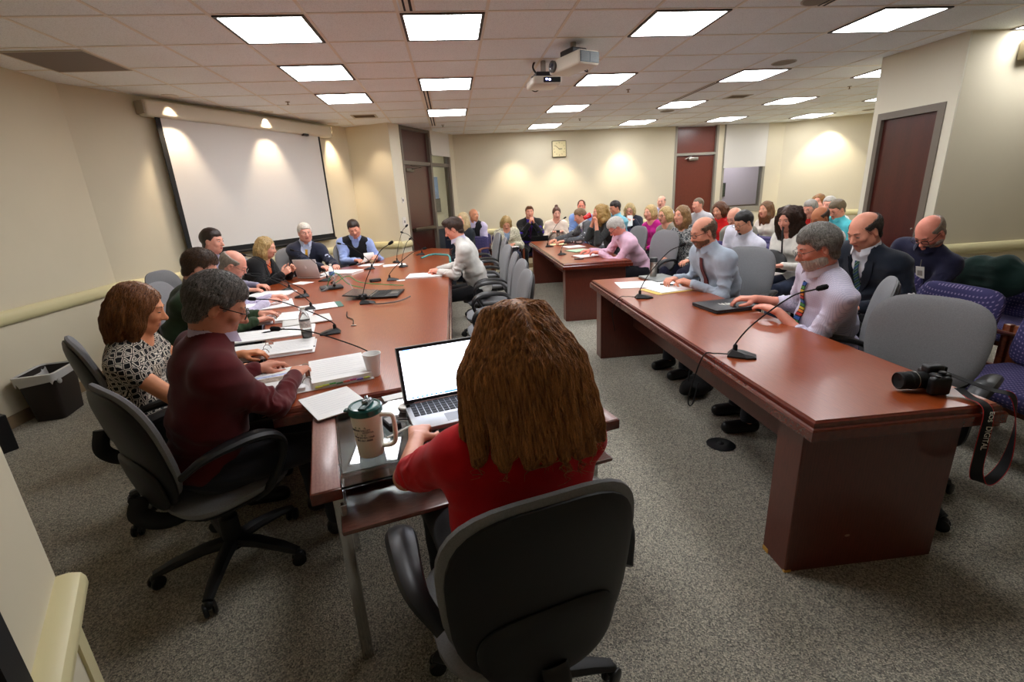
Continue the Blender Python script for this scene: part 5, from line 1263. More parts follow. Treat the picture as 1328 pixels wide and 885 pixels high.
# ================================================================ THINGS ON THE TABLES AND FLOOR
TZ = .7395
def mic(label, b, tip, aim=None, cable=None):
    """gooseneck conference microphone: wedge base, neck, foam head"""
    bx0, by0 = b; tip = np.array(tip, float); d = math.atan2(tip[1] - by0, tip[0] - bx0) if aim is None else rad(aim)
    t = thing('gooseneck_microphone', label, 'microphone', (bx0, by0, TZ), d, 'gooseneck conference microphones')
    V = []; 
    lo = [(-.055, -.032), (.03, -.045), (.075, -.03), (.075, .03), (.03, .045), (-.055, .032)]
    hi = [(-.035, -.012, .035), (.015, -.03, .026), (.066, -.022, .012), (.066, .022, .012), (.015, .03, .026), (-.035, .012, .035)]
    V = [(x, y, 0) for x, y in lo] + [(x, y, .008) for x, y in lo] + hi
    F = [tuple(range(6))[::-1], tuple(range(12, 18))] + [(k * 6 + i, k * 6 + (i + 1) % 6, (k + 1) * 6 + (i + 1) % 6, (k + 1) * 6 + i) for k in range(2) for i in range(6)]
    MB().add(V, F).build('base', dark, t, sharp=20)
    c, s = math.cos(-d), math.sin(-d); w = tip - A3(bx0, by0, TZ); L = A3(c * w[0] - s * w[1], s * w[0] + c * w[1], w[2])
    st = A3(-.022, 0, .03); up_ = st + A3(L[0] * .24, L[1] * .2, L[2] * .40); e = L; m2 = L * .60 + up_ * .40 + A3(0, 0, L[2] * .09)
    path = spline([st, st + A3(0, 0, .035), up_, m2, e], 6)
    MB().lathe([(.011, .03), (.011, .055), (.007, .062)], 12, Matrix.Translation((-.022, 0, 0))).build('neck_collar', blackm, t)
    MB().tube(path, .0036, 8).build('gooseneck', blackm, t)
    dv = np.array(path[-1]) - np.array(path[-3]); dv /= np.linalg.norm(dv)
    MB().tube([e, e + dv * .008, e + dv * .03, e + dv * .045, e + dv * .05], [.006, .012, .0135, .011, .003], 12).build('foam_head', mat('foam', (18, 18, 18), .95, bump=.6, bscale=600), t)
    return t
mic('gooseneck microphone behind the white foam cup, reaching over the binder', (-.52, 2.44), (-.91, 2.41, .98))
mic('gooseneck microphone with its base right of the cola bottle', (-.87, 3.16), (-1.28, 3.1, 1.02))
mic('gooseneck microphone with its base left of the slim laptop', (-1.25, 3.98), (-1.6, 3.88, 1.07))
mic('gooseneck microphone pointing at the bald man', (-1.48, 4.62), (-1.93, 4.5, 1.02))
mic('gooseneck microphone crossing in front of the blonde woman', (-1.76, 5.05), (-2.06, 4.98, 1.13))
mic('gooseneck microphone beside the silver laptop, in front of the old man', (-1.50, 5.55), (-1.78, 5.55, 1.1))
mic('gooseneck microphone standing near the black laptop, tallest', (-.80, 4.08), (-.56, 4.14, 1.22))
mic('gooseneck microphone in front of the man in the black vest', (-1.12, 6.3), (-1.42, 6.22, 1.09))
mic('gooseneck microphone pointing up before the tall door, taller of the pair', (-.84, 6.82), (-.66, 6.8, 1.22), 120)
mic('gooseneck microphone pointing up before the tall door, shorter of the pair', (-.70, 6.3), (-.6, 6.5, 1.07))
mic('gooseneck microphone at the far end of boardroom table', (-.55, 7.6), (-.77, 7.52, 1.1))
mic('gooseneck microphone beyond the black laptop, neck bent to the right', (-.72, 5.25), (-.36, 5.3, 1.05))
mic('gooseneck microphone on the near right table with cable over the edge', (1.36, 2.06), (1.60, 1.91, 1.09))
mic('gooseneck microphone at the far end of the near right table', (1.43, 3.48), (1.70, 3.45, 1.13))
mic('gooseneck microphone on the middle table, farther one', (1.5, 7.55), (1.75, 7.55, 1.17))
mic('gooseneck microphone on the middle table, nearer one', (1.46, 6.45), (1.66, 6.65, .99))
def cable(name, label, pts, r, m, cat='cable', group=None):
    o = MB().tube(spline(pts, 8), r, 6).build(name, m); tag(o, label, cat, group); return o
cable('microphone_cable', 'black cable dropping from the near microphone over the table edge', [(1.31, 2.08, .75), (1.25, 2.10, .752), (1.205, 2.12, .74), (1.17, 2.14, .6), (1.18, 2.2, .45), (1.26, 2.3, .38), (1.3, 2.32, .5)], .0035, blackm)
cable('microphone_cable', 'black cable from the farther microphone of the near right table', [(1.38, 3.49, .75), (1.31, 3.52, .752), (1.262, 3.54, .74), (1.22, 3.58, .62), (1.25, 3.6, .45)], .003, blackm)
green_c = mat('green_cable', (40, 150, 90), .5); greyc = mat('grey_cable', (150, 150, 150), .5); tealc = mat('teal_cable', (70, 150, 150), .5)
cable('network_cable', 'green cable looping up from the conference phone', [(-1.35, 5.0, .76), (-1.3, 5.02, .86), (-1.22, 4.95, .9), (-1.1, 4.85, .8), (-.95, 4.8, .755)], .004, green_c)
cable('network_cable', 'second green cable falling toward the black laptop', [(-1.3, 5.05, .77), (-1.15, 5.1, .84), (-1.0, 4.95, .79), (-.7, 4.85, .76), (-.55, 4.8, .752)], .004, green_c)
cable('network_cable', 'grey cable arching over the conference phone', [(-1.28, 4.9, .77), (-1.2, 4.95, .88), (-1.08, 4.8, .82), (-1.0, 4.6, .76), (-.95, 4.5, .755)], .004, greyc)
cable('laptop_cable', 'grey cable running along the front of the black laptop', [(-.82, 4.12, .752), (-.7, 3.98, .752), (-.55, 3.98, .755), (-.47, 4.05, .76), (-.43, 4.15, .762)], .006, mat('dark_grey_cable', (96, 96, 98), .5))
cable('cable_bundle', 'teal and grey cable bundle at the far end of the boardroom table', [(-.5, 7.0, .76), (-.35, 7.1, .79), (-.2, 6.9, .80), (-.1, 6.7, .80), (-.08, 6.3, .76)], .014, tealc)
cable('loose_cable', 'short black cable with a silver plug lying on the open tabletop', [(-.9, 3.78, .745), (-.86, 3.6, .745), (-.80, 3.5, .745), (-.77, 3.36, .745)], .0035, blackm)
# ------------ papers
rp = np.random.default_rng(11)
def sheet(name, label, cat, c, w, h, rz, z=TZ, th=.004, m=None, group=None, lines=0, skew=0, tilt=0):
    t = thing(name, label, cat, (c[0], c[1], z), rad(rz), group)
    b = MB(); k = max(1, min(4, int(th / .0035)))
    for i in range(k):
        dz = th / k; o = rp.uniform(-.004, .004, 2) if i else (0, 0); b.box((-w / 2 + o[0], -h / 2 + o[1], i * dz + .0003), (w / 2 + o[0], h / 2 + o[1], (i + 1) * dz))
    b.build('sheets', m or paper, t, smooth=False)
    if lines:
        l = MB(); inkm = mat('grey_ink', (226, 226, 228), .8)
        for i in range(lines):
            y = h / 2 - .03 - i * (h - .06) / lines; x1 = w / 2 - .02 - (rp.uniform(0, w * .35) if i % 4 == 3 else 0)
            l.box((-w / 2 + .02, y - .0018, th + .0001), (x1, y, th + .0006))
        l.build('printed_lines', inkm, t, smooth=False)
    return t
def binder(label, c, w, h, rz, tabs=False, photo=False, group='open binders on the boardroom table'):
    """open ring binder: cover, two page stacks, rings"""
    t = thing('open_binder', label, 'binder', (c[0], c[1], TZ), rad(rz), group)
    MB().bbox((-w, -h / 2, .0005), (w, h / 2, .006), .002, 1).build('cover', mat('binder_white', (226, 226, 226), .4), t)
    for s, th in ((-1, .018), (1, .03 if tabs else .016)):
        n = 4; b = MB()
        for i in range(n): x0, x1 = s * .015, s * (w - .012); b.box((min(x0, x1) + i * .001, -h / 2 + .008, .006 + th * i / n), (max(x0, x1) + i * .001, h / 2 - .008 - i * .001, .006 + th * (i + 1) / n - .0006))
        p_ = b.build('page_stack', paper, t, smooth=False)
        l = MB(); z = .006 + th
        for i in range(9 if not (photo and s < 0) else 3):
            y = h / 2 - .05 - i * (h - .09) / 9; x0, x1 = s * .03, s * (w - .03) * (1 if i % 3 else .8); l.box((min(x0, x1), y - .0012, z), (max(x0, x1), y + .0008, z + .0004))
        l.build('printed_lines', mat('grey_ink', (226, 226, 228), .8), p_, smooth=False)
        if photo and s < 0:
            MB().box((-w + .03, -.02, z), (-.04, .05, z + .0006)).build('printed_photo', mat('photo_print', (150, 134, 120), .5, noise=.6, nscale=55), p_, smooth=False)
            MB().box((-w + .05, .06, z), (-.06, .09, z + .0006)).build('printed_map', mat('map_print', (170, 180, 214), .5, noise=.4, nscale=60), p_, smooth=False)
    for y in (-h * .3, 0, h * .3):
        pts = [(.022 * math.cos(a), y, .018 + .028 * math.sin(a)) for a in np.linspace(-.3, PI + .3, 12)]
        MB().tube(pts, .0022, 6).build('ring', steel, t)
    if tabs:
        cols = [(210, 220, 90), (190, 205, 70), (60, 150, 70), (40, 120, 80), (200, 90, 70), (170, 60, 120), (90, 90, 170), (180, 190, 70)]
        for i, cc in enumerate(cols):
            x = .03 + i * (w - .05) / 8; MB().box((x, -h / 2 - .002, .012 + .002 * (i % 3)), (x + (w - .05) / 8 * .95, -h / 2 + .012, .016 + .002 * (i % 3))).build('index_tab', mat('tab_%d' % i, cc, .5), t, smooth=False)
    return t
binder('open white binder with coloured index tabs under the maroon-sweatered man\'s hand', (-.79, 2.30), .30, .38, 18, tabs=True, photo=True)
binder('open white binder in front of the woman in the ring print top', (-1.17, 2.84), .27, .30, 12)
binder('open white binder by the man in green sweater', (-1.42, 3.72), .26, .30, 8)
sheet('paper_stack', 'open notebook pages with a pen on top, between the two farther binders', 'papers', (-1.27, 3.26), .50, .28, 12, th=.01, lines=4)
sheet('paper_stack', 'white papers in front of the bald man', 'papers', (-1.70, 4.28), .44, .36, 20, th=.012, lines=5)
sheet('paper_stack', 'white paper pile near the dark haired man', 'papers', (-1.86, 4.85), .4, .3, -10, th=.016, lines=4)
sheet('paper_sheet', 'white paper in front of the clasped hands of the blonde woman', 'papers', (-1.75, 5.5), .21, .16, -30, th=.003)
sheet('loose_papers', 'fanned loose printed sheets beside the teal lidded mug', 'papers', (-.585, 1.965), .22, .28, 32, th=.004, lines=9)
sheet('loose_papers', 'loose sheet under the fanned pages, turned a little', 'papers', (-.60, 1.945), .215, .27, 24, th=.0, m=None) if False else None
t = sheet('green_folder', 'dark green folder with white paper on top, in the middle of boardroom table', 'folder', (-1.16, 4.1), .30, .24, 20, th=.004, m=mat('folder_green', (70, 112, 98), .6)); MB().box((-.2, -.13, .0045), (.1, .11, .0065)).build('cover_sheet', paper, t, smooth=False)
sheet('notepad', 'white notepad under the hands of the off-white sweater man', 'notepad', (-.36, 5.40), .30, .40, 86, th=.014, lines=7)
sheet('paper_stack', 'big pile of papers in front of the man in navy suit', 'papers', (-1.42, 6.05), .42, .3, -18, th=.03, lines=4)
sheet('paper_sheet', 'page lying before the man in the black vest', 'papers', (-1.18, 6.72), .3, .22, -14, th=.005)
t = thing('turned_page', 'white page lifted and curling in the hand of the black vest man', 'paper', (-1.24, 6.86, TZ), rad(-20))
V = []; F = []
for i in range(9):
    a = i / 8 * 1.9; V += [(-.12 + .11 * math.sin(a) * 1.3, -.12, .02 + .11 * (1 - math.cos(a))), (-.10 + .11 * math.sin(a) * 1.3, .12, .02 + .10 * (1 - math.cos(a)))]
V2 = [(x + .002, y, z + .002) for x, y, z in V]
for i in range(8): F += [(2 * i, 2 * i + 1, 2 * i + 3, 2 * i + 2), (18 + 2 * i, 18 + 2 * i + 2, 18 + 2 * i + 3, 18 + 2 * i + 1)]
MB().add(V + V2, F).build('page', paper, t)
sheet('paper_sheet', 'single sheet near the pair of microphones at the far table end', 'papers', (-.84, 6.55), .3, .2, 10, th=.003)
sheet('paper_sheet', 'small white card behind the black laptop', 'card', (-.62, 5.2), .09, .06, 5, th=.002)
sheet('paper_sheet', 'single white sheet at the left far end of near right table', 'papers', (1.56, 4.02), .28, .3, -8, th=.003)
sheet('paper_stack', 'stack of white papers before the man in pale blue shirt', 'papers', (1.80, 3.93), .26, .3, -14, th=.012)
t = sheet('manila_folder', 'manila folder with white pages in front of the man in pale blue shirt', 'folder', (1.73, 3.70), .36, .26, 12, th=.004, m=mat('manila', (226, 196, 110), .7)); MB().box((-.13, -.11, .0045), (.17, .13, .010)).build('pages', paper, t, smooth=False)
sheet('paper_sheet', 'yellow-edged paper at the far end of the middle table', 'papers', (1.72, 7.85), .22, .28, 80, th=.004, m=mat('pale_yellow_paper', (236, 230, 180), .8))
sheet('paper_sheet', 'white printed sheets between the suited man and green folder', 'papers', (1.86, 7.35), .3, .3, 10, th=.004, lines=5)
t = sheet('mint_folder', 'pale green folder with dark green border on the middle table', 'folder', (1.80, 6.78), .34, .3, 20, th=.004, m=mat('dark_green_card', (30, 90, 60), .6)); MB().box((-.15, -.13, .0045), (.15, .13, .010)).build('green_pages', mat('mint_paper', (196, 228, 196), .8), t, smooth=False)
t = thing('leather_notebook', 'open brown leather notebook the pink shirted man writes in', 'notebook', (1.74, 6.1, TZ), rad(14))
MB().bbox((-.19, -.13, .0005), (.19, .13, .008), .003, 1).build('cover', mat('tan_leather', (130, 60, 30), .5), t); MB().box((-.17, -.115, .008), (-.01, .115, .018)).box((.01, -.115, .008), (.17, .115, .018)).build('pages', paper, t, smooth=False)
def phone(label, c, rz, z=TZ):
    t = thing('mobile_phone', label, 'phone', (c[0], c[1], z), rad(rz)); MB().bbox((-.033, -.06, .0005), (.033, .06, .012), .006, 2).build('body', blackm, t); MB().box((-.028, -.048, .0121), (.028, .048, .013)).build('screen', mat('phone_screen', (60, 66, 80), .05, coat=1), t, smooth=False)
phone('small dark phone on the middle table near the leather notebook', (1.56, 5.90), 70)
def pen(label, a, b, z=TZ + .006, m=None):
    t = thing('pen', label, 'pen', (a[0], a[1], z), math.atan2(b[1] - a[1], b[0] - a[0])); L = math.dist(a, b)
    MB().tube([(0, 0, 0), (.006, 0, 0), (.02, 0, 0), (L * .6, 0, 0), (L, 0, 0)], [.0008, .002, .0048, .005, .0045], 10).build('barrel', m or blackm, t); MB().bbox((L * .65, -.0012, .004), (L * .98, .0012, .0068), .0006, 1).build('clip', steel, t)
    return t
pen('black pen lying on the tabletop in front of the cola bottle', (-1.04, 2.80), (-.90, 2.86))
pen('black pen lying across the open notebook pages', (-1.36, 3.26), (-1.23, 3.33), TZ + .017)
pen('pen on the manila folder by the pale blue shirt', (1.86, 3.80), (1.75, 3.88), TZ + .016)
# ------------ cup, bottle, mug, tumblers
t = thing('foam_cup', 'white foam cup at the near end of boardroom table', 'cup', (-.455, 2.262, TZ))
MB().lathe([(.0, .001), (.028, .001), (.029, .004), (.031, .02), (.0435, .112), (.0455, .114), (.0455, .118), (.042, .118), (.0395, .11), (.029, .02), (0, .012)], 28, caps=False).build('cup', mat('foam_white', (240, 240, 238), .7), t)
t = thing('cola_bottle', 'clear plastic bottle half full of dark cola', 'bottle', (-.99, 3.03, TZ))
MB().lathe([(.0, .001), (.028, .001), (.032, .012), (.029, .03), (.0325, .05), (.033, .085), (.033, .14), (.028, .17), (.016, .195), (.013, .2), (.013, .212)], 24, caps=False).build('bottle', mat('pet_plastic', (240, 245, 245), .03, trans=.92, ior=1.2), t)
MB().lathe([(.0, .003), (.026, .003), (.0302, .012), (.0272, .03), (.031, .05), (.0312, .07), (0, .07)], 24, caps=False).build('cola', mat('cola', (32, 12, 8), .1), t)
MB().lathe([(.0334, .09), (.0338, .09), (.0338, .135), (.0334, .135)], 24, caps=False).build('label_wrap', mat('bottle_label', (206, 200, 194), .5, noise=.25, nscale=90), t)
MB().lathe([(.015, .206), (.015, .22), (.0, .221)], 18).build('cap', white, t)
t = thing('water_bottle', 'small clear water bottle beside the silver laptop', 'bottle', (-1.44, 5.62, TZ))
MB().lathe([(.0, .001), (.026, .001), (.03, .01), (.028, .06), (.03, .11), (.022, .14), (.012, .16), (.012, .17)], 20, caps=False).build('bottle', mat('pet_plastic', (240, 245, 245), .03, trans=.92, ior=1.2), t)
MB().lathe([(.0305, .05), (.0308, .05), (.0308, .09), (.0305, .09)], 20, caps=False).build('label_wrap', mat('blue_label', (110, 150, 210), .5), t); MB().lathe([(.014, .165), (.014, .18), (0, .181)], 14).build('cap', white, t)
# insulated mug with teal lid
MGX, MGY = -.352, 1.515
t = thing('travel_mug', 'big off-white plastic mug with teal lid, straw and side handle on the glass desk', 'mug', (MGX, MGY, .7245), rad(-12))
MB().lathe([(.0, .001), (.040, .001), (.044, .004), (.0525, .16), (.053, .165), (.0, .166)], 40, caps=False).build('mug_body', mat('mug_offwhite', (240, 236, 222), .5), t)
teal = mat('teal_lid', (20, 92, 88), .28, coat=.4)
MB().lathe([(.054, .158), (.0575, .162), (.0575, .18), (.053, .186), (.046, .187), (.044, .184), (.0, .184)], 40, caps=False).bbox((-.075, -.012, .162), (-.05, .012, .17), .004, 2).build('lid', teal, t)
MB().bbox((-.004, -.05, .184), (.022, .03, .193), .003, 2).build('lid_slide', mat('teal_dark', (16, 60, 58), .3), t)
MB().tube([(.006, .012, .186), (.0, .02, .21)], .0055, 10).bbox((-.006, -.012, .19), (.018, .026, .204), .004, 2).build('straw_spout', mat('clear_smoke', (190, 200, 200), .1, trans=.7), t)
MB().tube(spline([(.046, 0, .148), (.075, .0, .150), (.094, 0, .138), (.094, 0, .06), (.078, 0, .036), (.042, 0, .03)], 6), .0088, 10, flat=.9).build('handle', mat('mug_offwhite', (240, 236, 222), .5), t)
def wrap_text(txt, size, z, R, ang, m, parent, name='lettering'):
    V, F = text_mesh(txt, size, .0004)
    a = ang + V[:, 0] / R; W = np.stack([(R + V[:, 2]) * np.sin(a), -(R + V[:, 2]) * np.cos(a), z + V[:, 1]], 1)
    return raw(name, W, F, m, parent, False)
inkb = mat('navy_print', (30, 40, 60), .6); inkg = mat('green_print', (92, 130, 84), .6)
wrap_text('JORDAN VALLEY', .0098, .112, .0507, rad(-10), inkb, t); wrap_text('HOSPITAL', .0085, .1035, .0504, rad(22), inkb, t)
wrap_text('West Jordan, Utah', .0098, .086, .0495, rad(2), inkb, t); wrap_text('801-561-8888', .0098, .074, .0488, rad(4), inkb, t)
for a_, z_ in ((-38, .096), (-24, .096), (-2, .094), (10, .094)): wrap_text('V' if a_ > -20 else '/', .012, z_, .0502, rad(a_), inkg, t, 'emblem')
for a_ in (-26, -8, 12): wrap_text('^', .016, .119, .0512, rad(a_), inkg, t, 'emblem')
def tumbler(label, c, z=TZ, r=.034, h=.2):
    t = thing('steel_tumbler', label, 'tumbler', (c[0], c[1], z))
    MB().lathe([(.0, .001), (r * .86, .001), (r * .88, .005), (r, h * .62), (r * 1.02, h * .8), (.0, h * .8)], 28, caps=False).build('body', steel, t)
    MB().lathe([(r * 1.03, h * .8), (r * 1.05, h * .82), (r * 1.03, h * .98), (r * .9, h), (0, h)], 28, caps=False).build('lid', mat('tumbler_lid', (46, 50, 52), .4), t)
    MB().bbox((-.008, -r * 1.0 - .001, h * .6), (.008, -r * .9, h * .7), .001, 1).build('maker_mark', white, t)
tumbler('stainless steel tumbler with dark lid on the right table, by the grey laptop', (1.84, 4.24))
tumbler('slim steel bottle at the far end of the middle table', (1.82, 8.3), r=.03, h=.2)
# red cup in hand
t = thing('red_cup', 'bright red paper cup held to the mouth of the curly blonde woman', 'cup', (1.99, 7.04, 1.205)); t.rotation_euler = (rad(-8), rad(68), 0)
MB().lathe([(.0, -.055), (.028, -.055), (.041, .05), (.043, .052), (.04, .055), (.036, .05), (.026, -.045), (0, -.048)], 24, caps=False).build('cup', mat('cup_red', (214, 22, 22), .45), t)
V, F = text_mesh('Coca', .02, .0004); MB().add(V, F, Matrix.Translation((0, -.0372, .0)) @ Matrix.Rotation(PI / 2, 4, 'X') @ Matrix.Rotation(rad(90), 4, 'Z')).build('lettering', white, t, smooth=False)
# ------------ laptops
def laptop(label, c, rz, w, d, ang, lidm, scr, basem, z=TZ, bez=.012, group=None, keys=True, emblem=None, fingers=False):
    """local: hinge at +y; screen leans back; user at -y"""
    t = thing('laptop', label, 'laptop', (c[0], c[1], z), rad(rz), group)
    MB().bbox((-w / 2, -d / 2, .003), (w / 2, d / 2, .022), .004, 2).build('base', basem, t)
    if keys:
        k = MB()
        for i in range(5):
            for j in range(13): k.box((-w * .44 + j * w * .88 / 13, d * .06 + (i - 1) * d * .1, .0215), (-w * .44 + (j + .86) * w * .88 / 13, d * .06 + (i - 1 + .84) * d * .1, .0245))
        k.build('keyboard', blackm, t, smooth=False); MB().box((-w * .13, -d * .42, .0215), (w * .13, -d * .14, .0226)).build('touchpad', mat('touchpad_grey', (90, 92, 96), .3), t, smooth=False)
    Ml = Matrix.Translation((0, d / 2 - .004, .02)) @ Matrix.Rotation(rad(ang - 90) * -1, 4, 'X')
    h = d * .98
    li = MB().bbox((-w / 2, -.004, 0), (w / 2, .005, h), .003, 2, Ml).build('lid', lidm, t)
    MB().box((-w / 2 + .004, -.0055, .004), (w / 2 - .004, -.004, h - .004), Ml).build('bezel', blackm, li, smooth=False)
    MB().box((-w / 2 + bez, -.0065, bez * 1.2), (w / 2 - bez, -.0055, h - bez), Ml).build('screen', scr, li, smooth=False)
    if emblem: MB().ell((0, .0055, h * .55), (.014, .0012, .017), 14, 8, Ml).ell((.004, .0055, h * .55 + .023), (.003, .0012, .006), 8, 6, Ml).build('emblem', emblem, li)
    MB().tube([(-w * .38, d / 2 - .004, .022), (w * .38, d / 2 - .004, .022)], .006, 8).build('hinge', steel, t)
    return t, Ml
silver = mat('silver_plastic', (170, 172, 174), .35, metal=.4)
scr_on = emis('lit_screen', (236, 240, 255), 1.5)
lt, Ml = laptop('open laptop with a lit white screen on the glass desk before the red-shirted woman', (-.065, 1.775), 14.5, .36, .25, 108, silver, scr_on, silver, z=.7245, bez=.016)
MB().box((-.16, -.0075, .021), (.16, -.0066, .029), Ml).build('taskbar', emis('taskbar_blue', (70, 120, 220), .9), lt, smooth=False)
ic = MB()
for i in range(8): ic.box((-.155 + i * .02, -.0082, .0225), (-.143 + i * .02, -.0076, .0275), Ml)
ic.build('taskbar_icons', emis('icon_pale', (190, 210, 240), 1), lt, smooth=False)
MB().box((-.155, -.0075, .225), (-.12, -.0066, .23), Ml).build('desktop_icon', emis('icon_blue', (120, 160, 230), .9), lt, smooth=False)
laptop('black laptop with screen folded flat in the middle of boardroom table', (-.66, 4.40), 84, .33, .25, 174, blackm, mat('purple_dim_screen', (58, 44, 62), .15), dark)
laptop('silver laptop with fruit emblem on its lid before the navy suited man', (-1.72, 5.92), 158, .32, .22, 100, mat('aluminium', (222, 220, 217), .4), mat('screen_dark', (30, 30, 36), .1), mat('aluminium', (222, 220, 217), .4), emblem=mat('white_glow', (250, 250, 250), .3))
t = thing('closed_laptop', 'closed slim white laptop beside the cola bottle', 'laptop', (-1.15, 3.58, TZ), rad(18)); MB().bbox((-.17, -.12, .001), (.17, .12, .016), .007, 3).build('shell', mat('laptop_white', (226, 226, 222), .35), t); MB().box((-.15, -.121, .007), (.15, -.1195, .009)).build('seam', steel, t, smooth=False)
t = thing('closed_laptop', 'closed grey laptop beside the steel tumbler on the right table', 'laptop', (1.88, 4.18, TZ), rad(8)); MB().bbox((-.13, -.17, .001), (.13, .17, .022), .006, 3).build('shell', mat('laptop_grey', (120, 124, 122), .4), t); MB().box((-.131, -.14, .010), (-.1295, .14, .012)).build('seam', blackm, t, smooth=False)
laptop('black laptop open on the lap of the young man in black suit', (1.62, 9.1), -96 + 90 + 180, .32, .22, 118, blackm, mat('screen_dark', (30, 30, 36), .1), blackm, z=.60, keys=False)
# conference phones
t = thing('conference_phone', 'grey conference phone with green cables in the middle of boardroom table', 'phone', (-1.30, 4.98, TZ), rad(20))
MB().bbox((-.11, -.09, .001), (.11, .09, .03), .012, 2).build('body', mat('phone_grey', (58, 62, 64), .4), t)
MB().bbox((-.12, -.1, .0), (-.04, .1, .02), .006, 2, Matrix.Translation((0, 0, .03)) @ Matrix.Rotation(rad(-22), 4, 'Y')).build('keypad', mat('phone_keys', (120, 124, 124), .4), t)
MB().tube(spline([(.02, -.1, .045), (.03, -.03, .06), (.03, .04, .06), (.02, .1, .045)], 5), .014, 8).build('handset', dark, t)
t = thing('camera_puck', 'small round black webcam beside the black laptop', 'webcam', (-.86, 4.28, TZ)); MB().lathe([(0, .001), (.035, .001), (.04, .02), (.035, .045), (.0, .05)], 20, caps=False).build('housing', blackm, t); MB().ell((0, -.036, .026), (.014, .008, .014)).build('lens', mat('lens_glass', (20, 26, 50), .05, coat=1), t)
t = thing('docking_box', 'small black cable box between phone and microphones', 'box', (-.9, 5.25, TZ), .3); MB().bbox((-.06, -.04, .001), (.06, .04, .03), .006, 2).build('case', dark, t); MB().box((-.04, -.041, .01), (.04, -.0395, .02)).build('port_panel', mat('port_grey', (90, 90, 94), .5), t, smooth=False)
t = thing('silver_folding_mic', 'small grey key or clip lying on the tabletop by the loose cable', 'clip', (-.76, 3.32, TZ)); t.name = 'metal_clip'
MB().bbox((-.018, -.008, .001), (.018, .008, .008), .003, 2).build('clip_body', steel, t); MB().tube([(0, .008, .005), (-.01, .03, .005)], .003, 6).build('clip_tail', blackm, t)
# desk clutter: round cable winder, usb plug, cable, white sheets under glass
t = thing('cable_reel', 'round white cable winder between mug and laptop', 'cable reel', (-.262, 1.845, .7245)); MB().lathe([(0, .001), (.03, .001), (.033, .006), (.033, .018), (.03, .022), (0, .022)], 24, caps=False).build('disc', white, t); MB().lathe([(.0335, .008), (.0345, .012), (.0335, .016)], 24, caps=False).build('rim_band', greyc, t)
cable('white_cable', 'white cable with thick plug running from the laptop to the mug', [(-.19, 1.70, .731), (-.23, 1.68, .731), (-.28, 1.63, .731), (-.31, 1.60, .732)], .004, white)
cable('black_cable', 'thin black cable looping behind the mug on the glass', [(-.25, 1.83, .729), (-.20, 1.80, .729), (-.22, 1.74, .729), (-.28, 1.75, .729), (-.33, 1.72, .729)], .0022, blackm)
t = thing('power_brick', 'black and silver power adapter seen behind the mug handle', 'adapter', (-.305, 1.70, .7245), .5); MB().bbox((-.025, -.045, .001), (.025, .045, .03), .006, 2).build('case', blackm, t); MB().bbox((-.018, -.03, .03), (.018, .03, .032), .001, 1).build('rating_label', greyc, t)
sheet('paper_sheet', 'small white sheet at the back of the glass desk near the foam cup', 'papers', (-.33, 2.0), .10, .06, 20, z=.7245, th=.002)
# leather portfolio
PM = Matrix.Translation((1.83, 3.0, TZ))
t = thing('leather_portfolio', 'closed black leather portfolio with white emblem under the bearded man\'s hands', 'portfolio', (1.84, 3.0, TZ), rad(6))
MB().bbox((-.17, -.14, .0008), (.17, .14, .012), .004, 2).bbox((-.17, -.14, .014), (.17, .14, .026), .004, 2).bbox((-.17, .12, .002), (.17, .142, .025), .004, 2).build('covers', mat('black_leather', (44, 44, 46), .42, bump=.3, bscale=300), t)
MB().box((-.16, -.13, .011), (.16, .12, .015)).build('paper_block', mat('paper_edge', (190, 190, 184), .7), t, smooth=False)
em = MB()
for i in range(9):
    a = rp.uniform(0, PI); em.bbox((-.045 + i * .009, -.012 - .012 * math.sin(i * 1.3), .0262), (-.036 + i * .009, .014 + .014 * math.cos(i * 2.1), .0268), .0002, 1)
em.bbox((-.03, -.03, .0262), (.03, -.022, .0268), .0002, 1).bbox((-.05, .0, .0262), (.05, .005, .0268), .0002, 1).build('emblem', white, t, sharp=20)
# ------------ DSLR camera with strap
t = thing('dslr_camera', 'black camera with zoom lens lying on the corner of the near right table', 'camera', (1.83, 1.50, TZ), rad(-8))
cb = mat('camera_body', (20, 20, 21), .42, bump=.3, bscale=500)
MB().bbox((-.03, -.035, .004), (.032, .065, .082), .01, 3).bbox((-.055, -.055, .004), (.02, -.02, .076), .012, 3).build('camera_body', cb, t)
MB().bbox((-.035, .0, .072), (.03, .045, .104), .01, 3).build('prism_housing', cb, t)
MB().lathe([(.032, 0), (.034, .02), (.034, .035), (.036, .038), (.036, .062), (.033, .066), (.035, .078), (.035, .1), (.031, .104), (.029, .1), (.0, .094)], 30, Matrix.Translation((-.028, .02, .042)) @ Matrix.Rotation(-PI / 2, 4, 'Y')).build('zoom_lens', blackm, t)
MB().lathe([(.0347, .040), (.0368, .043), (.0347, .046)], 30, Matrix.Translation((-.028, .02, .042)) @ Matrix.Rotation(-PI / 2, 4, 'Y'), caps=False).build('lens_ring', steel, t)
MB().lathe([(.012, 0), (.013, .008), (.011, .011)], 18, Matrix.Translation((-.0, -.02, .08))).lathe([(.008, 0), (.008, .006)], 14, Matrix.Translation((-.03, -.04, .075))).build('mode_dial', dark, t)
MB().bbox((.032, -.02, .015), (.036, .05, .065), .002, 1).build('rear_screen', mat('rear_screen', (26, 28, 32), .1, coat=1), t)
MB().bbox((.03, .005, .078), (.042, .04, .098), .004, 2).build('eyecup', blackm, t)
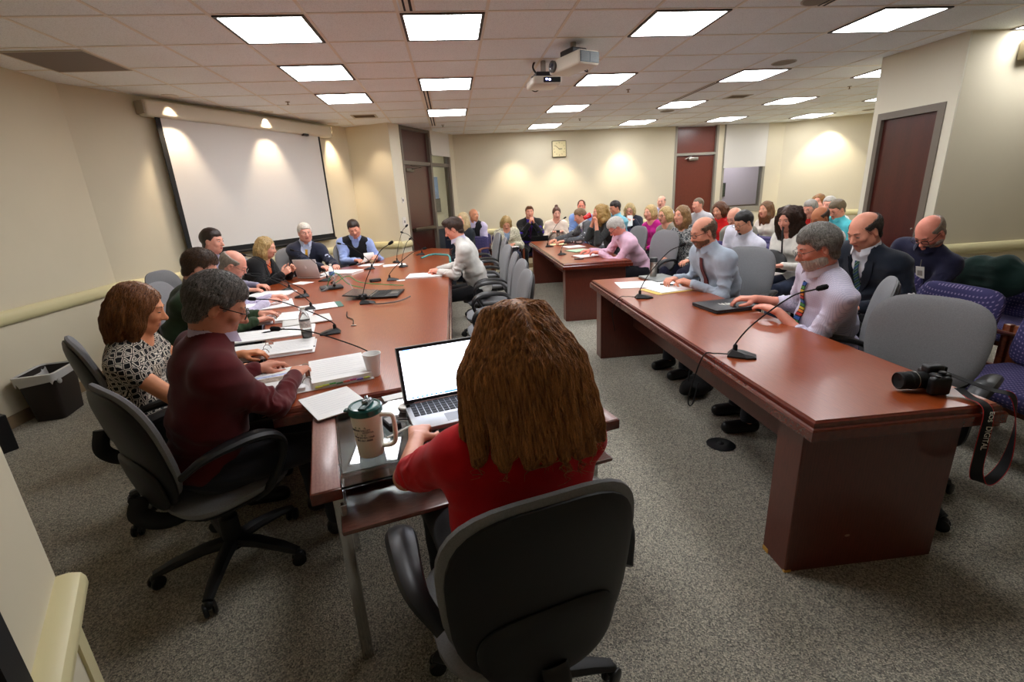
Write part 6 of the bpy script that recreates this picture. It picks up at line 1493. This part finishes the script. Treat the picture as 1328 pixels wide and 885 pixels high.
def ribbon(pts, w, up, name, m, parent, th=.0016, n=8):
    P = np.array(spline(pts, n)); U = np.array(spline(up, n)); V = []; F = []
    T_ = np.gradient(P, axis=0); T_ /= np.linalg.norm(T_, axis=1)[:, None]
    for p, u, tt in zip(P, U, T_):
        u = u - tt * (u @ tt); u /= np.linalg.norm(u); nn = np.cross(tt, u)
        for a, b in ((-1, -1), (1, -1), (1, 1), (-1, 1)): V.append(p + u * w / 2 * a + nn * th / 2 * b)
    for i in range(len(P) - 1):
        for k in range(4): j = (k + 1) % 4; F.append((i * 4 + k, i * 4 + j, (i + 1) * 4 + j, (i + 1) * 4 + k))
    F += [(0, 3, 2, 1), tuple(len(V) - 4 + k for k in range(4))]
    return raw(name, np.array(V), F, m, parent, sharp=40), P, U
st = thing('camera_strap', 'black camera strap with red edges and white lettering hanging off the table corner', 'strap')
sp_ = [(1.885, 1.455, .765), (1.875, 1.40, .752), (1.872, 1.352, .748), (1.868, 1.325, .715), (1.862, 1.315, .60), (1.868, 1.315, .49), (1.90, 1.318, .435), (1.955, 1.325, .43), (2.02, 1.34, .48), (2.055, 1.36, .58), (2.05, 1.37, .68), (2.015, 1.375, .755), (1.97, 1.42, .768), (1.90, 1.53, .80)]
up_ = [(1, .2, 0), (1, .2, 0), (1, .1, 0), (1, -.1, 0), (1, -.35, 0), (.95, -.5, .1), (.5, -.9, .0), (.2, -1, .0), (-.2, -1, .0), (-.6, -.8, 0), (-.8, -.5, .0), (-.9, -.3, 0), (-.9, -.4, 0), (-.8, -.5, 0)]
_, SPP, SUU = ribbon(sp_, .038, up_, 'strap_band', blackm, st)
redm = mat('strap_red', (190, 20, 26), .6)
for sg in (-1, 1):
    E_ = []
    T_ = np.gradient(SPP, axis=0); T_ /= np.linalg.norm(T_, axis=1)[:, None]
    for p, u, tt in zip(SPP, SUU, T_): u = u - tt * (u @ tt); u /= np.linalg.norm(u); E_.append(p + u * .019 * sg)
    MB().tube(E_[6:-14], .0014, 5).build('red_edge', redm, st)
def strap_text(txt, size, i0, z0):
    V, F = text_mesh(txt, size, .0005)
    # reads downward along the hanging band: x of text -> -z, y of text -> +u
    W = np.stack([1.8655 + V[:, 1] * .96, 1.3135 - V[:, 1] * .30 - .0025 - V[:, 2], z0 - V[:, 0]], 1)
    return raw('lettering', W, F, white, st, False)
strap_text('DIGITAL', .026, 0, .628)
V, F = text_mesh('EOS', .024, .0005)
raw('lettering', np.stack([1.868 + V[:, 1] * .98, 1.3185 - (V[:, 1] * .1) - .003 - V[:, 2],   .712 - V[:, 0]], 1), F, white, st, False)
V, F = text_mesh('Canon', .03, .0005)
# ------------ floor things
t = thing('waste_bin', 'dark brown rectangular waste bin with clear plastic liner by the left wall', 'bin', (-3.42, 4.06, 0), rad(100))
bwm = mat('bin_brown', (40, 32, 28), .55)
def rrect(w, d, r, n=5):
    out = []
    for cx_, cy_, a0 in ((w / 2 - r, d / 2 - r, 0), (-w / 2 + r, d / 2 - r, 90), (-w / 2 + r, -d / 2 + r, 180), (w / 2 - r, -d / 2 + r, 270)):
        for k in range(n): a = rad(a0 + 90 * k / (n - 1)); out.append((cx_ + r * math.cos(a), cy_ + r * math.sin(a)))
    return out
def loft(rings, m, name, parent, close_top=False, close_bot=True, sharp=40):
    n = len(rings[0][0]); V = [(x, y, z) for r, z in rings for x, y in r]; F = []
    for k in range(len(rings) - 1):
        for i in range(n): j = (i + 1) % n; F.append((k * n + i, k * n + j, (k + 1) * n + j, (k + 1) * n + i))
    if close_bot: F.append(list(range(n))[::-1])
    if close_top: F.append([(len(rings) - 1) * n + i for i in range(n)])
    return raw(name, np.array(V), F, m, parent, sharp=sharp)
loft([(rrect(.30, .20, .03), .003), (rrect(.36, .25, .035), .37), (rrect(.38, .27, .04), .375), (rrect(.38, .27, .04), .39), (rrect(.35, .24, .035), .39), (rrect(.29, .19, .03), .02)], bwm, 'bin_body', t)
lin = mat('clear_liner', (214, 212, 208), .3, trans=.2, ior=1.1)
R_ = []
for k, (w_, d_, z_) in enumerate(((.385, .275, .33), (.392, .282, .37), (.395, .285, .398), (.36, .25, .402), (.33, .22, .30))):
    r_ = np.array(rrect(w_, d_, .04, 7)); jit = rp.normal(0, .004 if k < 4 else .012, (len(r_), 1)); R_.append((r_ * (1 + jit), z_ + (rp.normal(0, .006) if 0 else 0)))
o = loft(R_, lin, 'plastic_liner', t, close_bot=False)
me = o.data
for i, v in enumerate(me.vertices):
    if i < 28: v.co.z += rp.normal(0, .012)
MB().ell((-.15, -.15, .33), (.02, .014, .024)).build('liner_knot', lin, t)
t = thing('carton', 'black product carton with grey printing standing on the carpet at the left edge', 'box', (-3.40, 3.36, 0), rad(60))
MB().bbox((-.14, -.10, .0), (.14, .10, .27), .004, 1).build('carton_body', mat('carton_black', (24, 24, 26), .4), t)
for i in range(6):
    MB().box((-.10, -.1015, .235 - i * .02), (-.10 + rp.uniform(.1, .19), -.1002, .246 - i * .02)).build('printed_line', mat('carton_print', (150, 150, 150), .5), t, smooth=False)
MB().box((-.08, -.1015, .03), (.02, -.1002, .04)).build('printed_line', mat('carton_print', (150, 150, 150), .5), t, smooth=False)
t = thing('floor_outlet', 'round black floor outlet cover in the carpet beneath the right table side', 'outlet', (1.81, 2.68, 0)); 
t.location = (1.55, 2.45, 0)
MB().lathe([(.0, .001), (.075, .001), (.085, .004), (.07, .010), (0, .011)], 28, caps=False).build('cover_plate', dark, t); MB().ell((0, 0, .012), (.02, .02, .01)).build('knob', blackm, t)
t = thing('shoulder_bag', 'black bag on the floor under the right table', 'bag', (1.78, 3.2, 0), .4)
Sb = Sdf(); Sb.ell((0, 0, .07), (.17, .09, .075), None, .02); Sb.ell((.05, 0, .1), (.09, .08, .07), None, .04); Sb.half((0, 0, .002), (0, 0, -1), .002); V, F = Sb.mesh(.01); V = V + vnorm(V, F) * (vn(V * 25) * .008)[:, None]; raw('bag_body', V, F, blackm, t)
MB().tube(spline([(-.1, 0, .13), (-.05, .03, .2), (.05, .03, .2), (.1, 0, .14)], 5), .007, 6).build('handle', blackm, t)
# coat over an audience chair
t = thing('coat', 'dark green coat with black lining draped over a purple chair back', 'coat', (4.13, 3.16, .84), rad(94))
Sc = Sdf(); Sc.ell((0, .04, -.10), (.27, .055, .13), None, .03); Sc.chain([(-.24, .0, -.02), (-.08, .01, .035), (.1, .0, .02), (.24, -.01, -.03)], [.04, .05, .045, .035], .08); Sc.ell((-.05, -.05, -.06), (.2, .04, .09), None, .05)
V, F = Sc.mesh(.009); V = V + vnorm(V, F) * (vn(V * 11) * .008 + (1 - abs(vn(V * np.array((6, 20, 20)))) * 2) * .005)[:, None]; raw('coat_body', V, F, cloth('forest_green', (8, 36, 30)), t)
Sc = Sdf(); Sc.chain([(.1, -.02, .05), (.25, -.03, .0), (.33, -.03, -.05)], [.035, .04, .03], .03); V, F = Sc.mesh(.01); raw('black_lining', V + vnorm(V, F) * (vn(V * 20) * .008)[:, None], F, cloth('coat_black', (18, 18, 20)), t)
# badge on lanyard, papers and pen held by the audience
t = thing('name_badge', 'white name badge hanging on the chest of the man in navy polo', 'badge', (3.43, 3.10, .865), rad(8)); t.rotation_euler = (0, rad(-14), rad(8))
MB().bbox((-.003, -.03, -.05), (.0, .03, .04), .001, 1).build('card', white, t); MB().box((-.004, -.018, -.03), (-.003, .018, .01)).build('portrait', mat('badge_print', (150, 140, 130), .5), t, smooth=False); MB().tube([(0, 0, .04), (.01, 0, .09)], .003, 6).build('clip', steel, t)
sheet('paper_sheet', 'white writing pad on the lap of the woman with the headband', 'papers', (3.0, 4.3), .22, .30, 20, z=.70, th=.006)
sheet('paper_sheet', 'white paper on the lap of the woman in the cream jacket', 'papers', (1.0, 8.72), .30, .22, 10, z=.655, th=.006)
t = sheet('paper_sheet', 'white paper held up by the blonde woman in navy jacket', 'papers', (3.28, 8.7), .1, .2, 0, z=1.0, th=.003); t.rotation_euler = (rad(70), 0, rad(-20))
t = thing('handbag', 'large black shoulder bag on the lap of the woman with the headband', 'bag', (3.22, 4.50, .78), rad(100)); 
Sb = Sdf(); Sb.ell((0, 0, .0), (.19, .05, .12), None, .03); Sb.cap((-.14, 0, -.05), (.14, 0, -.05), .05, .05, .05); V, F = Sb.mesh(.01); raw('bag_body', V, F, mat('bag_leather', (20, 20, 22), .45), t); MB().tube(spline([(-.12, 0, .08), (-.1, .0, .3), (-.04, -.06, .36), (.0, -.12, .3)], 5), .008, 6).build('strap', mat('bag_leather', (20, 20, 22), .45), t)
t = thing('pen', 'black pen in the hand of the woman with the headband', 'pen', (3.0, 4.36, .84)); MB().tube([(0, 0, -.05), (.01, .0, .04), (.02, .01, .08)], .004, 6).build('barrel', blackm, t)
t = thing('equipment_case', 'dark blue box standing below the sidelite window', 'box', (.12, 9.35, 0), rad(-30)); MB().bbox((-.25, -.18, .0), (.25, .18, 1.0), .012, 2).build('case', mat('case_blue', (34, 42, 58), .45), t); MB().box((-.2, -.182, .8), (.2, -.1795, .82)).build('trim_line', steel, t, smooth=False)
# ================================================================ LIGHT, CAMERA
w = bpy.data.worlds.new('room_world'); bpy.context.scene.world = w; w.use_nodes = True
w.node_tree.nodes['Background'].inputs[0].default_value = (.9, .85, .78, 1); w.node_tree.nodes['Background'].inputs[1].default_value = .02
def area(loc, size, power, col):
    l = bpy.data.lights.new('corridor_lamp', 'AREA'); l.energy = power; l.size = size; l.color = col
    o = bpy.data.objects.new('corridor_lamp', l); C.objects.link(o); o.location = loc; return o
area((.9, 11.2 - 1.2, CZ - .05), .01, .01, (1, 1, 1))
MCo, _ = wallM(PC, DC, 1); q = MCo @ Vector((1.9, .8, CZ - .05)); area(q, .6, 22, (1, .93, .8)); area((7.0, 11.3, CZ - .05), .6, 14, (.95, .92, 1))
yaw_, pitch_, roll_, Fpx = .1081, -.3012, -.0534, 607.77
f = Vector((math.sin(yaw_) * math.cos(pitch_), math.cos(yaw_) * math.cos(pitch_), math.sin(pitch_)))
r = Vector((math.cos(yaw_), -math.sin(yaw_), 0)); u = r.cross(f)
r2 = r * math.cos(roll_) + u * math.sin(roll_); u2 = -r * math.sin(roll_) + u * math.cos(roll_)
cam = bpy.data.cameras.new('camera'); cam.sensor_width = 36; cam.lens = Fpx / 1328 * 36; cam.clip_start = .02
co = bpy.data.objects.new('camera', cam); C.objects.link(co)
co.matrix_world = Matrix(((r2.x, u2.x, -f.x, 0), (r2.y, u2.y, -f.y, 0), (r2.z, u2.z, -f.z, 1.565), (0, 0, 0, 1)))
sc = bpy.context.scene; sc.camera = co
sc.view_settings.view_transform = 'Standard'; sc.view_settings.look = 'None'; sc.view_settings.gamma = 1; sc.view_settings.use_curve_mapping = False
sc.view_settings.exposure = 1.85
sc.cycles.max_bounces = 9; sc.cycles.diffuse_bounces = 7; sc.cycles.glossy_bounces = 3; sc.cycles.transmission_bounces = 6; sc.cycles.caustics_reflective = False; sc.cycles.caustics_refractive = False
sc.cycles.use_denoising = True; sc.cycles.sample_clamp_indirect = 4
